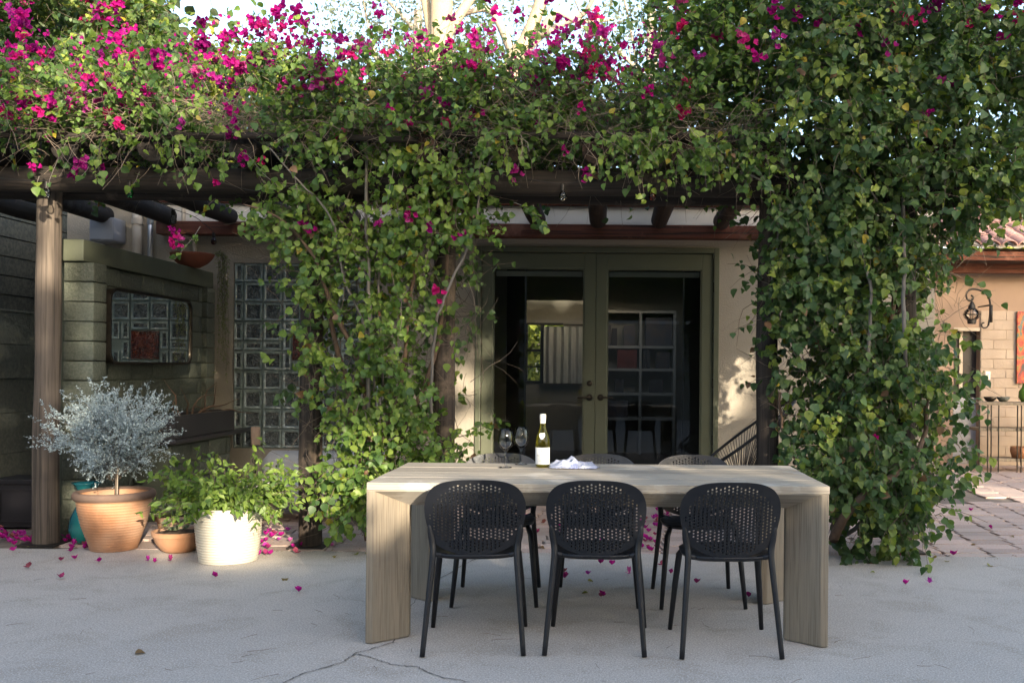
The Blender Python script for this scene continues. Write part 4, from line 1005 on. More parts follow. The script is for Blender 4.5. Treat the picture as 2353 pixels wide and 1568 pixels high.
extra_sprays(v1, [(230, 340, 6.6, -.5, -1.2, .3, 7), (150, 330, 6.6, -.3, -1.1, .35, 6), (90, 405, 6.7, .1, -1, .15, 6), (320, 395, 6.7, -.2, -1, .12, 7), (1110, 330, 6.6, .1, -1, .3, 14), (1180, 465, 6.75, .8, -.3, .35, 16), (1225, 470, 6.75, .4, -1, .2, 12), (1050, 320, 6.6, -.1, -1, .3, 14), (660, 330, 6.6, .6, -.9, .4, 14), (460, 520, 6.7, -.2, -.9, .3, 10), (905, 330, 6.55, .1, -1, .5, 16), (560, 350, 6.6, .6, -.5, .4, 12)])
# vine on the middle trellis
MID = [(450, 440), (560, 425), (700, 400), (880, 335), (1050, 385), (1130, 405), (1110, 470), (1135, 550), (1085, 600), (1110, 680), (1105, 800), (1080, 900), (1100, 960), (1050, 1060), (950, 1072), (900, 1080), (880, 1120), (850, 1215), (810, 1170), (770, 1150), (760, 1100), (790, 1040), (775, 970), (715, 900), (690, 820), (700, 760), (670, 640), (660, 560), (560, 500)]
v2 = thing('bougainvillea', 'loose bright green bougainvillea climbing the trellis left of the doors', 'bougainvillea')
vine(v2, MID, 6.6, 7.3, 860, 9, .045, GS, 'leaf_single', -.12, 7.7, nparts=230, droop=.7, Lr=(.12, .38), young=.12, dirbias=(0, -.5, -.2))
vine(v2, [(640, 430), (1100, 430), (1060, 1000), (720, 1000)], 7.0, 7.5, 130, 7, .052, DS, 'leaf_single', -.3, 3.7, nparts=0)
vine(v2, [(735, 1080), (860, 1050), (860, 1190), (800, 1180), (730, 1165)], 6.6, 6.95, 48, 9, .052, GS, 'leaf_single', -.5, 5.5, nparts=60, droop=.5, young=.35)
pol = wpoly([(560, 440), (1110, 440), (1080, 1060), (860, 1200), (720, 1100), (680, 640)], 7.0); n = 520
S = sample_poly(pol, n, -.4, 2, 19); P = grow(np.stack([S[:, 0], RS.uniform(6.8, 7.4, n), S[:, 1]], 1), RS.normal(0, 1, (n, 3)) * np.array([1., .4, 1.4]), RS.uniform(.2, .6, n), 5, .1, .5); twigs_obj('dry_twigs', P, RS.uniform(.0015, .004, n), 'twig', v2)
flowers(v2, [tuple(px(x, y, 6.6)) for x, y in ((695, 515), (705, 525), (935, 495), (940, 490), (1065, 535), (1045, 548), (870, 515), (395, 530), (420, 550), (400, 556), (1010, 672), (985, 520))], 1.0)
stems(v2, [([(843, 330, 6.75), (841, 500, 6.75), (846, 640, 6.78), (850, 760, 6.8), (846, 900, 6.85), (850, 1200, 6.95)], .014, .02, 'stem_grey'),
           ([(868, 350, 6.9), (866, 520, 6.9), (872, 700, 6.9), (880, 900, 7)], .011, .012, 'stem_grey'),
           ([(1142, 345, 6.65), (1105, 410, 6.68), (1090, 520, 6.7), (1050, 620, 6.72), (1015, 700, 6.75), (1000, 760, 6.8), (990, 900, 6.9), (1000, 1100, 7)], .010, .016, 'stem_grey'),
           ([(620, 340, 6.6), (690, 420, 6.62), (760, 500, 6.65), (790, 640, 6.7), (840, 760, 6.8), (860, 900, 6.9)], .007, .014, 'stem_grey'),
           ([(560, 470, 6.65), (640, 500, 6.68), (720, 590, 6.7), (760, 700, 6.8), (830, 850, 6.95), (840, 1000, 6.95), (850, 1230, 6.98)], .006, .026, 'stem_brown'),
           ([(700, 450, 6.8), (735, 560, 6.9), (750, 700, 7), (800, 900, 7), (838, 1150, 7), (845, 1240, 7)], .010, .028, 'stem_brown'),
           ([(930, 430, 6.8), (960, 560, 6.9), (940, 700, 6.9), (925, 860, 7), (870, 1050, 7), (850, 1235, 7)], .009, .022, 'stem_brown'),
           ([(1040, 430, 6.8), (1030, 560, 6.9), (1020, 700, 7), (985, 860, 7), (900, 1050, 7), (855, 1235, 7)], .010, .022, 'stem_brown'),
           ([(850, 1235, 7.0), (800, 1180, 6.9), (760, 1120, 6.85), (735, 1080, 6.8)], .015, .006, 'stem_grey')])
# vine on the right trellis and above it
v3 = thing('bougainvillea', 'dense dark green bougainvillea covering the trellis at the right', 'bougainvillea')
RT = [(1700, 380), (2430, 380), (2310, 465), (2195, 560), (2175, 640), (2150, 740), (2160, 850), (2195, 900), (2205, 980), (2180, 1050), (2165, 1110), (2140, 1160), (2115, 1225), (2040, 1215), (1990, 1185), (1940, 1160), (1905, 1120), (1850, 1060), (1810, 1030), (1785, 900), (1772, 700), (1755, 620), (1780, 560), (1760, 480)]
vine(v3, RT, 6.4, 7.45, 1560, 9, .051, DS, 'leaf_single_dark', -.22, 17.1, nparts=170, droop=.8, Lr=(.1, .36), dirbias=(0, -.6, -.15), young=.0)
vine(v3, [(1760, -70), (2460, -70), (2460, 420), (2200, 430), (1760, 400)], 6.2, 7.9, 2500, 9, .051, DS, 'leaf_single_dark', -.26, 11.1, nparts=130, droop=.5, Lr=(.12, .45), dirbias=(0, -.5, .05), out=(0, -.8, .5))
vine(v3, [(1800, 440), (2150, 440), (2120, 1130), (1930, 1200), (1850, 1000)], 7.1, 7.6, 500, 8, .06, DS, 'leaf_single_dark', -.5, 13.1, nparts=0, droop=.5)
vine(v3, [(1905, 1215), (1990, 1225), (2090, 1225), (2100, 1265), (1980, 1272), (1915, 1265)], 6.65, 7.0, 26, 7, .06, DS, 'leaf_single_dark', -.9, 2.2, nparts=0, droop=.3, Lr=(.08, .2))
n = 700; S = sample_poly(wpoly([(1740, 350), (2380, 300), (2160, 800), (2130, 1150), (1920, 1240), (1800, 900)], 7), n, -.4, 2, 29); P = grow(np.stack([S[:, 0], RS.uniform(6.7, 7.4, n), S[:, 1]], 1), RS.normal(0, 1, (n, 3)) * np.array([1., .4, 1.3]), RS.uniform(.2, .6, n), 5, .1, .5); twigs_obj('dry_twigs', P, RS.uniform(.0015, .004, n), 'twig', v3)
FP = [tuple(px(x, y, 6.3)) for x, y in ((2185, 190), (2170, 182), (1700, 78), (1715, 95), (1735, 130), (2120, 35), (2260, 20), (2290, 45), (2340, 30), (2330, 55), (2080, 45), (2215, 60), (1830, 30), (1880, 50), (2040, 105), (1960, 70), (1780, 20), (2130, 262), (2335, 8), (2300, 90), (2150, 15), (2050, 12), (1790, 85))]
flowers(v3, FP, 1.15); flowers(v3, [tuple(px(2010, 1002, 6.5))], .5)
stems(v3, [([(2075, 455, 6.6), (2078, 600, 6.42), (2074, 700, 6.38), (2080, 800, 6.42), (2078, 900, 6.7)], .017, .02, 'stem_grey'),
           ([(1990, 500, 6.7), (1985, 600, 6.45), (2000, 660, 6.4), (1996, 790, 6.45), (1990, 900, 6.7)], .015, .015, 'stem_grey'),
           ([(1915, 1238, 6.8), (1945, 1180, 6.55), (1995, 1130, 6.45), (2060, 1085, 6.45), (2120, 1010, 6.7), (2130, 900, 6.9)], .036, .014, 'stem_brown'),
           ([(1925, 1240, 6.9), (1990, 1195, 6.8), (2060, 1150, 6.75), (2120, 1120, 6.8), (2180, 1060, 6.8)], .022, .008, 'stem_grey'),
           ([(1915, 1245, 6.95), (1930, 1100, 7), (1960, 900, 7), (1980, 700, 7), (1970, 500, 7)], .03, .02, 'stem_brown'),
           ([(1925, 1245, 6.95), (2010, 1000, 7), (2040, 800, 7), (2060, 600, 7), (2050, 420, 7)], .026, .016, 'stem_brown'),
           ([(1700, 395, 6.6), (1770, 430, 6.6), (1790, 520, 6.7), (1775, 640, 6.75), (1800, 760, 6.8)], .009, .01, 'stem_grey'),
           ([(1790, 900, 6.85), (1800, 1000, 6.9), (1830, 1060, 6.9)], .01, .012, 'stem_brown'),
           ([(1930, 350, 6.5), (1990, 420, 6.55), (2020, 480, 6.6)], .010, .009, 'stem_grey')])
# bougainvillea bank behind on the left, rising out of frame
v4 = thing('bougainvillea', 'tall bougainvillea bank rising behind the pergola at the far left', 'bougainvillea')
BK = [(-80, -60), (330, -60), (345, 30), (360, 120), (330, 200), (250, 300), (-80, 330), (-80, 230), (120, 200), (210, 150), (190, 60), (60, 50), (-80, 80)]
vine(v4, BK, 10.2, 11.6, 1500, 8, .07, DS, 'leaf_single_dark', -.2, 31., nparts=120, droop=.2, Lr=(.2, .6), dirbias=(.2, -.4, .3), out=(0, -.6, .7), young=.1, twr=.003)
S = sample_poly(wpoly([(-60, -50), (330, -50), (335, 60), (300, 200), (-60, 300), (-60, 150), (100, 160), (210, 120), (150, 20), (-60, 60)], 10.2), 95, -.1, 1.8, 41); flowers(v4, [(q[0], U(9.9, 10.4), q[1]) for q in S], 1.25)

# ------------------------------------------------------------------ trees beyond
def tree(name, label, base, H, spread, trunk_r, mt, leaf_c, crown_c, crown_r, nl, lsz, limbs=6, kind='tiny', lean=(0, 0), seed=1):
    rn = random.Random(seed); t = thing(name, label, 'tree', base)
    m = MB(); top = Vector((lean[0], lean[1], H)); pts = [Vector((0, 0, -.1)), Vector((lean[0] * .2, lean[1] * .2, H * .3)), Vector((lean[0] * .5, lean[1] * .5, H * .62)), top]
    m.tube(spline(pts, 5), [trunk_r * (1.15 - .55 * i / 15) for i in range(16)], 14, wob=.03); m.build('trunk', MT[mt], t, smooth=True)
    cc, cr = Vector(crown_c), Vector(crown_r)
    for i in range(limbs):
        m = MB(); s = spline(pts, 5)[rn.randint(6, 14)]; e = cc + Vector((rn.uniform(-1, 1) * cr.x, rn.uniform(-1, 1) * cr.y, rn.uniform(-.7, .8) * cr.z)) * .8
        md = s.lerp(e, .5) + Vector((rn.uniform(-.4, .4), rn.uniform(-.3, .3), rn.uniform(-.1, .5))); P = spline([s, md, e], 6)
        m.tube(P, [trunk_r * .42 * (1 - .85 * k / (len(P) - 1)) for k in range(len(P))], 8, wob=.05); m.build('limb', MT[mt], t, smooth=True)
    if nl:
        nc = max(20, nl // 90); d = RS.normal(0, 1, (nc, 3)); d /= np.linalg.norm(d, axis=1, keepdims=True); C = np.array(cc)[None] + d * np.array(cr)[None] * (RS.rand(nc, 1) ** .45)
        k = nl // nc; Q = np.repeat(C, k, 0) + RS.normal(0, 1, (nc * k, 3)) * (np.array(cr).mean() * .16); n_ = len(Q)
        scatter('crown', kind, Q, RS.normal(0, 1, (n_, 3)) - np.array([0, 0, .4]), RS.normal(0, 1, (n_, 3)) + np.array([0, 0, .6]), RS.uniform(.6, 1.3, n_) * lsz, palette(n_, leaf_c), 'tree_leaf', t)
    return t
YG = [(0, (.10, .14, .03)), (1, (.26, .28, .05))]; PG = [(0, (.05, .075, .04)), (1, (.10, .13, .07))]; DG = [(0, (.016, .028, .014)), (1, (.04, .06, .025))]
p = px(1014, 60, 18)
tree('sycamore_tree', 'thick pale barked tree trunk rising above the middle of the pergola', (p.x, 18, 0), 12, 3, .27, 'bark_pale', PG, (.5, 1, 12), (3, 2, 2), 600, .2, 3, seed=4)
p = px(1180, 120, 20); t = thing('leaning_tree', 'pale tree with forked leaning limbs right of the thick trunk', 'tree', (p.x, 20, 0))
m = MB(); m.tube(spline([Vector(((px(x, y, 20) - p).x, 0, px(x, y, 20).z)) for x, y in ((1165, 900), (1168, 300), (1175, 160), (1210, 90), (1240, 10), (1262, -80))], 5), [.22] * 10 + [.2, .19, .18, .17, .16, .15, .15, .14, .14, .13, .13, .12, .12, .12, .12, .12], 12, wob=.04); m.build('trunk', MT['bark_pale'], t, smooth=True)
for L_ in (((1182, 140), (1240, 80), (1290, 45), (1340, 30), (1380, -20)), ((1180, 130), (1150, 60), (1120, 25), (1060, 40), (1030, 85)), ((1240, 80), (1280, 40), (1330, 60), (1410, 50))):
    m = MB(); P = spline([Vector(((px(x, y, 20) - p).x, U(-.3, .3), px(x, y, 20).z)) for x, y in L_], 5); m.tube(P, [.11 * (1 - .7 * k / (len(P) - 1)) for k in range(len(P))], 8, wob=.05); m.build('limb', MT['bark_grey'], t, smooth=True)
p = px(430, 100, 17); tree('citrus_tree', 'sunlit yellow green tree behind the left of the pergola', (p.x, 17, 0), 4.6, 2, .12, 'bark_grey', YG, (.2, 0, 5.9), (1.9, 1.2, 1.2), 9000, .13, 5, 'heart', seed=6)
p = px(960, 60, 26); tree('pine_tree', 'hazy grey green pine behind the thick trunk', (p.x, 26, 0), 11, 3, .2, 'bark_grey', [(0, (.10, .13, .12)), (1, (.17, .20, .17))], (0, 0, 12), (3.0, 2, 4.0), 9000, .13, 9, 'tiny', seed=8)  # leaf colours greyed and paled to stand in for distance haze
p = px(1500, 60, 26); tree('pine_tree', 'hazy pine with open branches behind the right of the pergola', (p.x, 27, 0), 12, 3, .2, 'bark_grey', [(0, (.10, .13, .11)), (1, (.18, .21, .16))], (0, 0, 12.5), (4, 2, 4), 6000, .14, 9, 'tiny', seed=9)  # haze put into the pale leaf colours here too
tree('dark_tree', 'dark leafy tree behind the bougainvillea bank at the left', (-10.2, 14.5, 0), 7, 3, .25, 'bark_grey', DG, (.5, 0, 5.2), (3.4, 1.6, 3.6), 26000, .2, 6, 'heart', seed=10)
tree('garden_tree', 'green tree seen through the back window of the room', (-2.2, 20.5, 0), 3, 3, .15, 'bark_grey', YG, (0, 0, 1.9), (3.4, 1, 2.0), 9000, .16, 6, 'heart', seed=12)
tree('garden_tree', 'leafy tree beyond the tiled roof at the right edge', (14.2, 24, 0), 5, 3, .2, 'bark_grey', YG, (-2, 0, 5.0), (3.2, 1.5, 1.7), 7000, .16, 6, 'heart', seed=13)

# lamp post, vent stack at top left
t = thing('lamp_post', 'steel pole with a small dish lamp rising behind the flowers', 'lamp', (px(303, 0, 12).x, 12, 0))
m = MB(); m.tube([(0, 0, 0), (.03, 0, 7.5)], .022, 8); m.build('pole', MT['steel'], t, smooth=True)
q = px(333, 4, 12); m = MB(); c = (q.x - px(303, 0, 12).x, 0, q.z); m.lathe([(0, .09), (.04, .08), (.10, .03), (.11, 0), (.09, .005), (0, .04)], 20, c); m.build('lamp_shade', MT['steel'], t, smooth=True)
m = MB(); m.lathe([(0, -.07), (.03, -.05), (.035, -.01), (.02, .03), (0, .03)], 12, c); m.build('bulb', MT['bulb_clear'], t, smooth=True)
m = MB(); m.tube([(.02, 0, c[2] + .1), (c[0] * .5, 0, c[2] + .14), (c[0], 0, c[2] + .09)], .012, 6); m.build('arm', MT['steel'], t, smooth=True)
q0, q1 = px(292, 105, 12), px(292, 38, 12)
t = thing('chimney_pipe', 'clay chimney pipe with a dark metal cap behind the flowers', 'chimney', (q0.x, 12, 0))
m = MB(); m.lathe([(.07, q0.z - 1), (.07, q1.z), (.055, q1.z)], 14); m.build('flue', MT['terra_red'], t, auto=True)
m = MB(); m.lathe([(.06, q1.z), (.11, q1.z + .04), (.12, q1.z + .06), (.04, q1.z + .12), (.03, q1.z + .2), (0, q1.z + .21)], 14); m.build('cap', MT['retain'], t, auto=True)
t = thing('hanging_feeder', 'small round feeder hanging on a wire above the flowers', 'bird feeder', tuple(px(495, 52, 6.9)))
m = MB(); m.lathe([(0, -.03), (.02, -.025), (.028, 0), (.02, .02), (0, .025)], 14); m.build('body', MT['terracotta'], t, smooth=True)
m = MB(); m.lathe([(.032, .018), (.02, .03), (0, .04)], 14); m.build('lid', MT['black_metal'], t, smooth=True)
m = MB(); m.tube([(0, 0, .03), (-.05, 0, .2)], .0015, 4); m.build('wire', MT['wire'], t)

# ------------------------------------------------------------------ pots and plants at the left
def ribbed(prof, nr, amp):
    out = []; import bisect
    zs_ = [z for r, z in prof]; rs_ = [r for r, z in prof]
    z0, z1 = zs_[0], zs_[-1]; N_ = nr * 6
    for i in range(N_ + 1):
        z = z0 + (z1 - z0) * i / N_; r = float(np.interp(z, zs_, rs_)); out.append((r + amp * (.5 + .5 * math.cos(2 * PI * i / 6)), z))
    return out
def gp(x, y): X, Y = gpt(x, y); return X, Y
p1 = thing('terracotta_pot', 'large ribbed terracotta pot holding the silver shrub', 'plant pot', (-3.53, 6.93, 0))
m = MB(); m.lathe([(0, .0), (.15, .0)] + ribbed([(.155, .004), (.18, .08), (.215, .18), (.24, .29), (.248, .362)], 18, .0022) + [(.262, .365), (.270, .38), (.270, .405), (.262, .418), (.246, .418), (.236, .40), (.232, .34), (0, .34)], 48); m.build('pot_body', MT['terracotta'], p1, smooth=True)
m = MB(); m.lathe([(.264, .368), (.273, .378), (.2765, .392), (.273, .409), (.263, .422), (.245, .422), (.232, .405)], 48); m.build('rim', MT['terra_dark'], p1, smooth=True)
m = MB(); m.lathe([(0, .372), (.12, .368), (.236, .36)], 30); m.build('soil', MT['soil'], p1, smooth=True)
p2 = thing('white_pot', 'tall ribbed white glazed pot brightly sunlit', 'plant pot', (-2.556, 6.56, 0))
m = MB(); m.lathe([(0, .0), (.18, .0)] + ribbed([(.188, .004), (.202, .1), (.212, .2), (.220, .30), (.224, .37)], 20, .004) + [(.212, .374), (.208, .33), (0, .33)], 56); m.build('pot_body', MT['white_pot'], p2, smooth=True)
m = MB(); m.lathe([(0, .352), (.21, .345)], 30); m.build('soil', MT['soil'], p2)
p3 = thing('terracotta_bowl', 'shallow terracotta bowl planted with small succulents', 'plant pot', (-3.03, 6.86, 0))
m = MB(); m.lathe([(0, 0), (.09, 0), (.12, .02), (.155, .07), (.172, .115), (.178, .118), (.182, .15), (.172, .152), (.165, .12), (0, .118)], 40); m.build('pot_body', MT['terracotta'], p3, auto=True)
m = MB(); m.lathe([(0, .14), (.168, .132)], 24); m.build('soil', MT['soil'], p3)
p4 = thing('terracotta_pot', 'small terracotta pot with an agave behind the succulent bowl', 'plant pot', (-3.23, 7.22, 0))
m = MB(); m.lathe([(0, 0), (.09, 0), (.115, .16), (.125, .162), (.128, .2), (.115, .2), (.108, .17), (0, .17)], 30); m.build('pot_body', MT['terracotta'], p4, auto=True)
p5 = thing('ceramic_vase', 'teal and blue glazed floor vase behind the large pot', 'vase', (-3.78, 7.05 + .32, 0))
p5.location = (-3.86, 7.0, 0)
m = MB(); m.lathe([(0, 0), (.06, 0), (.10, .04), (.125, .12), (.11, .20), (.07, .29), (.055, .36), (.065, .41), (.10, .45), (.106, .456), (.096, .45), (.05, .38), (.05, .2)], 32); m.build('body', MT['teal'], p5, smooth=True)
p5.location = (-3.83, 7.12, 0)
# silver shrub
sh_ = thing('silver_shrub', 'silver grey leafed shrub trained on a cane in the large pot', 'shrub', (-3.53, 6.93, .37))
m = MB(); m.tube([(.01, 0, 0), (.015, .0, .2), (.01, 0, .42)], [.011, .009, .008], 8); m.build('stem', MT['twig'], sh_, smooth=True)
m = MB(); m.tube([(.03, -.02, 0), (.035, -.02, .55)], .005, 6); m.build('cane', MT['pipe'], sh_, smooth=True)
n = 250; a = RS.uniform(0, 2 * PI, n); el = RS.uniform(.10, 1., n); st = np.stack([RS.normal(0, .03, n), RS.normal(0, .03, n), RS.uniform(.12, .45, n)], 1)
dr = np.stack([np.cos(a) * (1.3 - el * .85), np.sin(a) * (1.15 - el * .75), .32 + el * 1.0], 1)
P = grow(st, dr, RS.uniform(.25, .44, n) * (1.15 - .2 * el), 6, -.15, .18); twigs_obj('branches', P, RS.uniform(.0015, .003, n), 'twig', sh_)
t2 = P[RS.randint(0, n, 1100), RS.randint(2, 7, 1100)]; P2 = grow(t2, RS.normal(0, .5, (1100, 3)) + (t2 - np.array([0, 0, .3])) * 3.2, RS.uniform(.06, .18, 1100), 3, 0, .3)
SS = [(0, (.25, .32, .33)), (1, (.52, .60, .61))]
Q, tip, nrm, sz, cl = leaves_on(P, 46, .015, (0, -.5, .6), .012, -.3, 1.); scatter('foliage', 'tiny', Q, tip, nrm, sz, palette(len(Q), SS), 'silver_leaf', sh_)
Q, tip, nrm, sz, cl = leaves_on(P2, 26, .016, (0, -.5, .6), .008, -.3, 1.); scatter('foliage', 'tiny', Q, tip, nrm, sz, palette(len(Q), SS), 'silver_leaf', sh_)
# green bush in the white pot
gb = thing('leafy_bush', 'bright green arching plant spilling over the white pot', 'plant', (-2.56, 6.56, .35))
n = 210; a = RS.uniform(0, 2 * PI, n); dr = np.stack([np.cos(a) * 1.0 + .02, np.sin(a) * .6 - .1, RS.uniform(.45, 1.3, n)], 1); st = np.stack([np.cos(a) * .08, np.sin(a) * .08, np.zeros(n)], 1)
P = grow(st, dr, RS.uniform(.2, .56, n), 6, .62, .3); twigs_obj('stems', P, RS.uniform(.0014, .0024, n), 'twig', gb)
Q, tip, nrm, sz, cl = leaves_on(P, 15, .048, (0, -.5, .7), .015, .6); n_ = len(Q)
BGS = [(0, (.07, .13, .03)), (.5, (.14, .22, .04)), (1, (.22, .30, .06))]
o_ = np.argsort(Q[:, 1])[:280]; r_ = np.argsort(Q[:, 1])[280:]
MT['bush_leaf'] = leafmat('bush_leaf', BGS, attr=False)
bl_me = remat(leaf_me['leaf_single'][0], MT['bush_leaf']); Mf = frames(tip, nrm)
for i in o_:
    mt4 = Matrix(Mf[i].tolist()).to_4x4(); mt4.translation = Vector(Q[i]); o = link('leaf', bl_me, gb); o.matrix_local = mt4 @ Matrix.Diagonal((sz[i] * .6, sz[i], sz[i], 1))
scatter('foliage', 'heart', Q[r_], tip[r_], nrm[r_], sz[r_], palette(len(r_), BGS), 'leaf', gb, width=.6)
# succulents
def petal_me():
    m = MB(); prof = [(0, 0, .2), (.3, .03, .38), (.6, .03, .42), (.85, .03, .28), (1, .05, .02)]
    for z, y, w in prof: m.v += [(-w * .5, z, y + .03), (0, z, y - .02 - w * .12), (w * .5, z, y + .03), (0, z, y + .05)]
    for i in range(4):
        for j in range(4): m.f.append((i * 4 + j, i * 4 + (j + 1) % 4, (i + 1) * 4 + (j + 1) % 4, (i + 1) * 4 + j)); m.mi.append(0)
    return m.mesh('leaf', MT['succulent'], smooth=True)
PM = petal_me()
def rosette(label, loc, s, n, up, root=None):
    t = root or thing('succulent', label, 'succulent', loc)
    for i in range(n):
        f = i / n; a = i * 2.4; el_ = R(up[0] + (up[1] - up[0]) * f); l = s * (1 - .45 * f)
        mtx = Matrix.Translation((0, 0, .01 + .02 * f) if root is None else loc) @ Matrix.Rotation(a, 4, 'Z') @ Matrix.Rotation(el_, 4, 'X') @ Matrix.Scale(l, 4); o = link('leaf', PM, t); o.matrix_local = mtx
    return t
rosette('blue green agave rosette in the small terracotta pot', (-3.23, 7.2, .17), .2, 26, (12, 75))
su = thing('succulent', 'clump of small grey green succulents filling the shallow bowl', 'succulent', (-3.03, 6.86, .13))
for i in range(16):
    a = U(0, 2 * PI); r = U(.02, .16); rosette('', (r * math.cos(a), r * math.sin(a) * .8, U(.01, .08)), U(.03, .05), 12, (5, 80), su)
# bowl with trailing plant on the cap
cz = 14 * CH + .168; bp = px(454, 600, 9.3)
t = thing('clay_bowl', 'wide red clay bowl standing on the green wall cap', 'bowl', (-4.0, 9.3, cz))
m = MB(); m.lathe([(0, 0), (.07, 0), (.14, .04), (.185, .09), (.2, .12), (.205, .135), (.19, .135), (.16, .10), (0, .08)], 36); m.build('body', MT['terra_red'], t, smooth=True)
tp = thing('trailing_plant', 'long thin trailing succulent hanging from the clay bowl', 'plant', (-3.80, 9.25, cz + .12))
n = 16; st = np.stack([RS.uniform(-.02, .06, n) + .04, RS.uniform(-.06, .04, n), np.zeros(n)], 1); P = np.zeros((n, 12, 3)); P[:, 0] = st
for i in range(n):
    Lh = U(.5, 1.25); x = st[i].copy(); P[i, 1] = x + (.04, -.01, .02)
    for k in range(2, 12): P[i, k] = P[i, 1] + (.012 * math.sin(k + i) + .03, .01 * math.cos(k * 1.3 + i), -Lh * (k - 1) / 10)
twigs_obj('strands', P, np.full(n, .0016), 'twig', tp); Q, tip, nrm, sz, cl = leaves_on(P, 60, .032, (0, -1, .2), .012, .9)
scatter('foliage', 'lance', Q, tip, nrm, sz, palette(len(Q), [(0, (.10, .12, .05)), (1, (.2, .22, .10))]), 'leaf', tp, width=.5)
# candle stand
cp = px(587, 1021, 8.5); cs = thing('candle_stand', 'black wrought iron candle stand in front of the glass blocks', 'candle stand', (cp.x, 8.5, 0))
m = MB(); m.lathe([(0, cp.z - .012), (.055, cp.z - .010), (.062, cp.z + .002), (.055, cp.z - .004), (0, cp.z - .004)], 24); m.build('dish', MT['black_metal'], cs, smooth=True)
m = MB(); m.tube([(0, 0, .1), (0, 0, .4), (0, 0, cp.z - .012)], [.008, .007, .011], 8)
for a in (0, 2 * PI / 3, 4 * PI / 3):
    c, s = math.cos(a), math.sin(a); m.tube([(0, 0, .15), (c * .06, s * .06, .1), (c * .14, s * .14, .005)], .007, 6)
    m.tube([(c * (.012 + .02 * math.sin(q)), s * (.012 + .02 * math.sin(q)), cp.z - .14 + .022 * math.cos(q)) for q in [k * .5 for k in range(12)]], .004, 5)
m.build('stem', MT['black_metal'], cs, smooth=True)
ca_ = thing('pillar_candle', 'tall tan pillar candle on the iron stand', 'candle', (cp.x, 8.5, cp.z))
m = MB(); m.lathe([(0, .0), (.04, .0), (.041, .15), (.036, .158), (.02, .15), (0, .148)], 24); m.build('wax', MT['wax'], ca_, auto=True)
m = MB(); m.tube([(0, 0, .148), (.002, 0, .165)], .0015, 5); m.build('wick', MT['black_metal'], ca_)
# pale lounge seat behind the middle post
ls = thing('lounge_seat', 'low pale cushioned lounge seat behind the middle vine', 'sofa', (-2.45, 8.25, 0))
m = MB(); m.box((-.62, -.3, .19), (.62, .42, .25)); m.build('frame', MT['cushion'], ls, bevel=.02)
m = MB(); m.box((-.6, -.3, .252), (.6, .42, .37)); m.build('seat_cushion', MT['cushion'], ls, bevel=.04, smooth=True)
m = MB(); P = [(-.55, -.06), (.55, -.06)]; m.tube([(-.56, .3, .42), (-.5, .3, .43), (.5, .3, .43), (.56, .3, .42)], [.08, .15, .15, .08], 16); m.build('bolster', MT['cushion'], ls, smooth=True)
for x in (-.5, .45):
    m = MB(); m.box((x - .03, -.25, 0), (x + .03, .35, .19)); m.build('leg', MT['stucco_white'], ls, bevel=.006)
# round corded chair
ac = thing('corded_chair', 'round black corded lounge chair by the wall right of the doors', 'lounge chair', (px(1716, 1100, 8.6).x, 8.6, 0))
rim = []
for i in range(48):
    a = 2 * PI * i / 48; s, c = math.sin(a), math.cos(a); wv = .36 * (1 - .10 * c); lv = .50 * c
    # seat faces -x: low front lip at -x, high back at +x
    rim.append(Vector((lv * .84 + .0, wv * s, .75 + lv * .64)))
ctr = Vector((-.04, 0, .36)); hub = [ctr + Vector((.07 * math.cos(2 * PI * i / 48) * .9, .06 * math.sin(2 * PI * i / 48), .03 * math.cos(2 * PI * i / 48))) for i in range(48)]
hub = [ctr + Vector((.07 * math.cos(2 * PI * i / 48), .06 * math.sin(2 * PI * i / 48), .02 * math.cos(2 * PI * i / 48))) for i in range(48)]
m = MB(); m.tube(rim + [rim[0]], .014, 8); m.build('rim', MT['rope'], ac, smooth=True)
m = MB(); m.tube(hub + [hub[0]], .009, 6); m.build('hub_ring', MT['rope'], ac, smooth=True)
for i in range(48):
    for o2 in (0, 1):
        a, b = rim[i] * (1 - o2 * .5) + rim[(i + 1) % 48] * (o2 * .5), hub[i]
        m = MB(); m.tube([a, a.lerp(b, .5) - Vector((0, 0, .03)), b], .0032, 4); m.build('cord', MT['rope'], ac)
for q in (((-.30, -.28), (-.25, 0), (-.30, .28)), ((.28, -.25), (.3, 0), (.28, .25))):
    m = MB(); m.tube(spline([(q[0][0], q[0][1], .0 + .01), (q[0][0] * .8, q[0][1] * .9, .35), (q[1][0] * .7, 0, .42), (q[2][0] * .8, q[2][1] * .9, .35), (q[2][0], q[2][1], .01)], 4), .011, 8); m.build('leg', MT['black_metal'], ac, smooth=True)

# ------------------------------------------------------------------ right wing
WY = 13.7
rwg = thing('side_wing', 'peach plastered side wing with a clay tile roof at the right', 'building', (0, WY, 0))
def wx(x): return (x - CX) / F * WY
dx0, dx1 = wx(2190), wx(2250); dzt = px(2230, 752, WY).z
m = MB(); m.box((3.95, 0, -.1), (dx0, .2, 3.1)); m.box((dx0, 0, dzt), (dx1, .2, 3.1)); m.box((dx1, 0, -.1), (8.5, .2, 3.1)); m.build('wall', MT['wing_plaster'], rwg)
bk2 = [remat(b, MT['white_block']) for b in blk]
blocks(rwg, (dx1 + .005, -.0, 0), (1, 0, 0), 1.6, 16, .03, (0, -1, 0), ch=.138, length=.36, mats=bk2)
m = MB(); m.box((dx1, -.018, -.1), (8.5, -.002, 16 * .138)); m.build('joint_mortar', MT['white_block'], rwg)
m = MB(); m.box((dx0, .12, .0), (dx1, .16, .95)); m.build('door_panel', MT['grey_box'], rwg)
m = MB(); m.box((dx0, .13, .96), (dx1, .17, dzt)); m.build('door_glass', MT['black_box'], rwg)
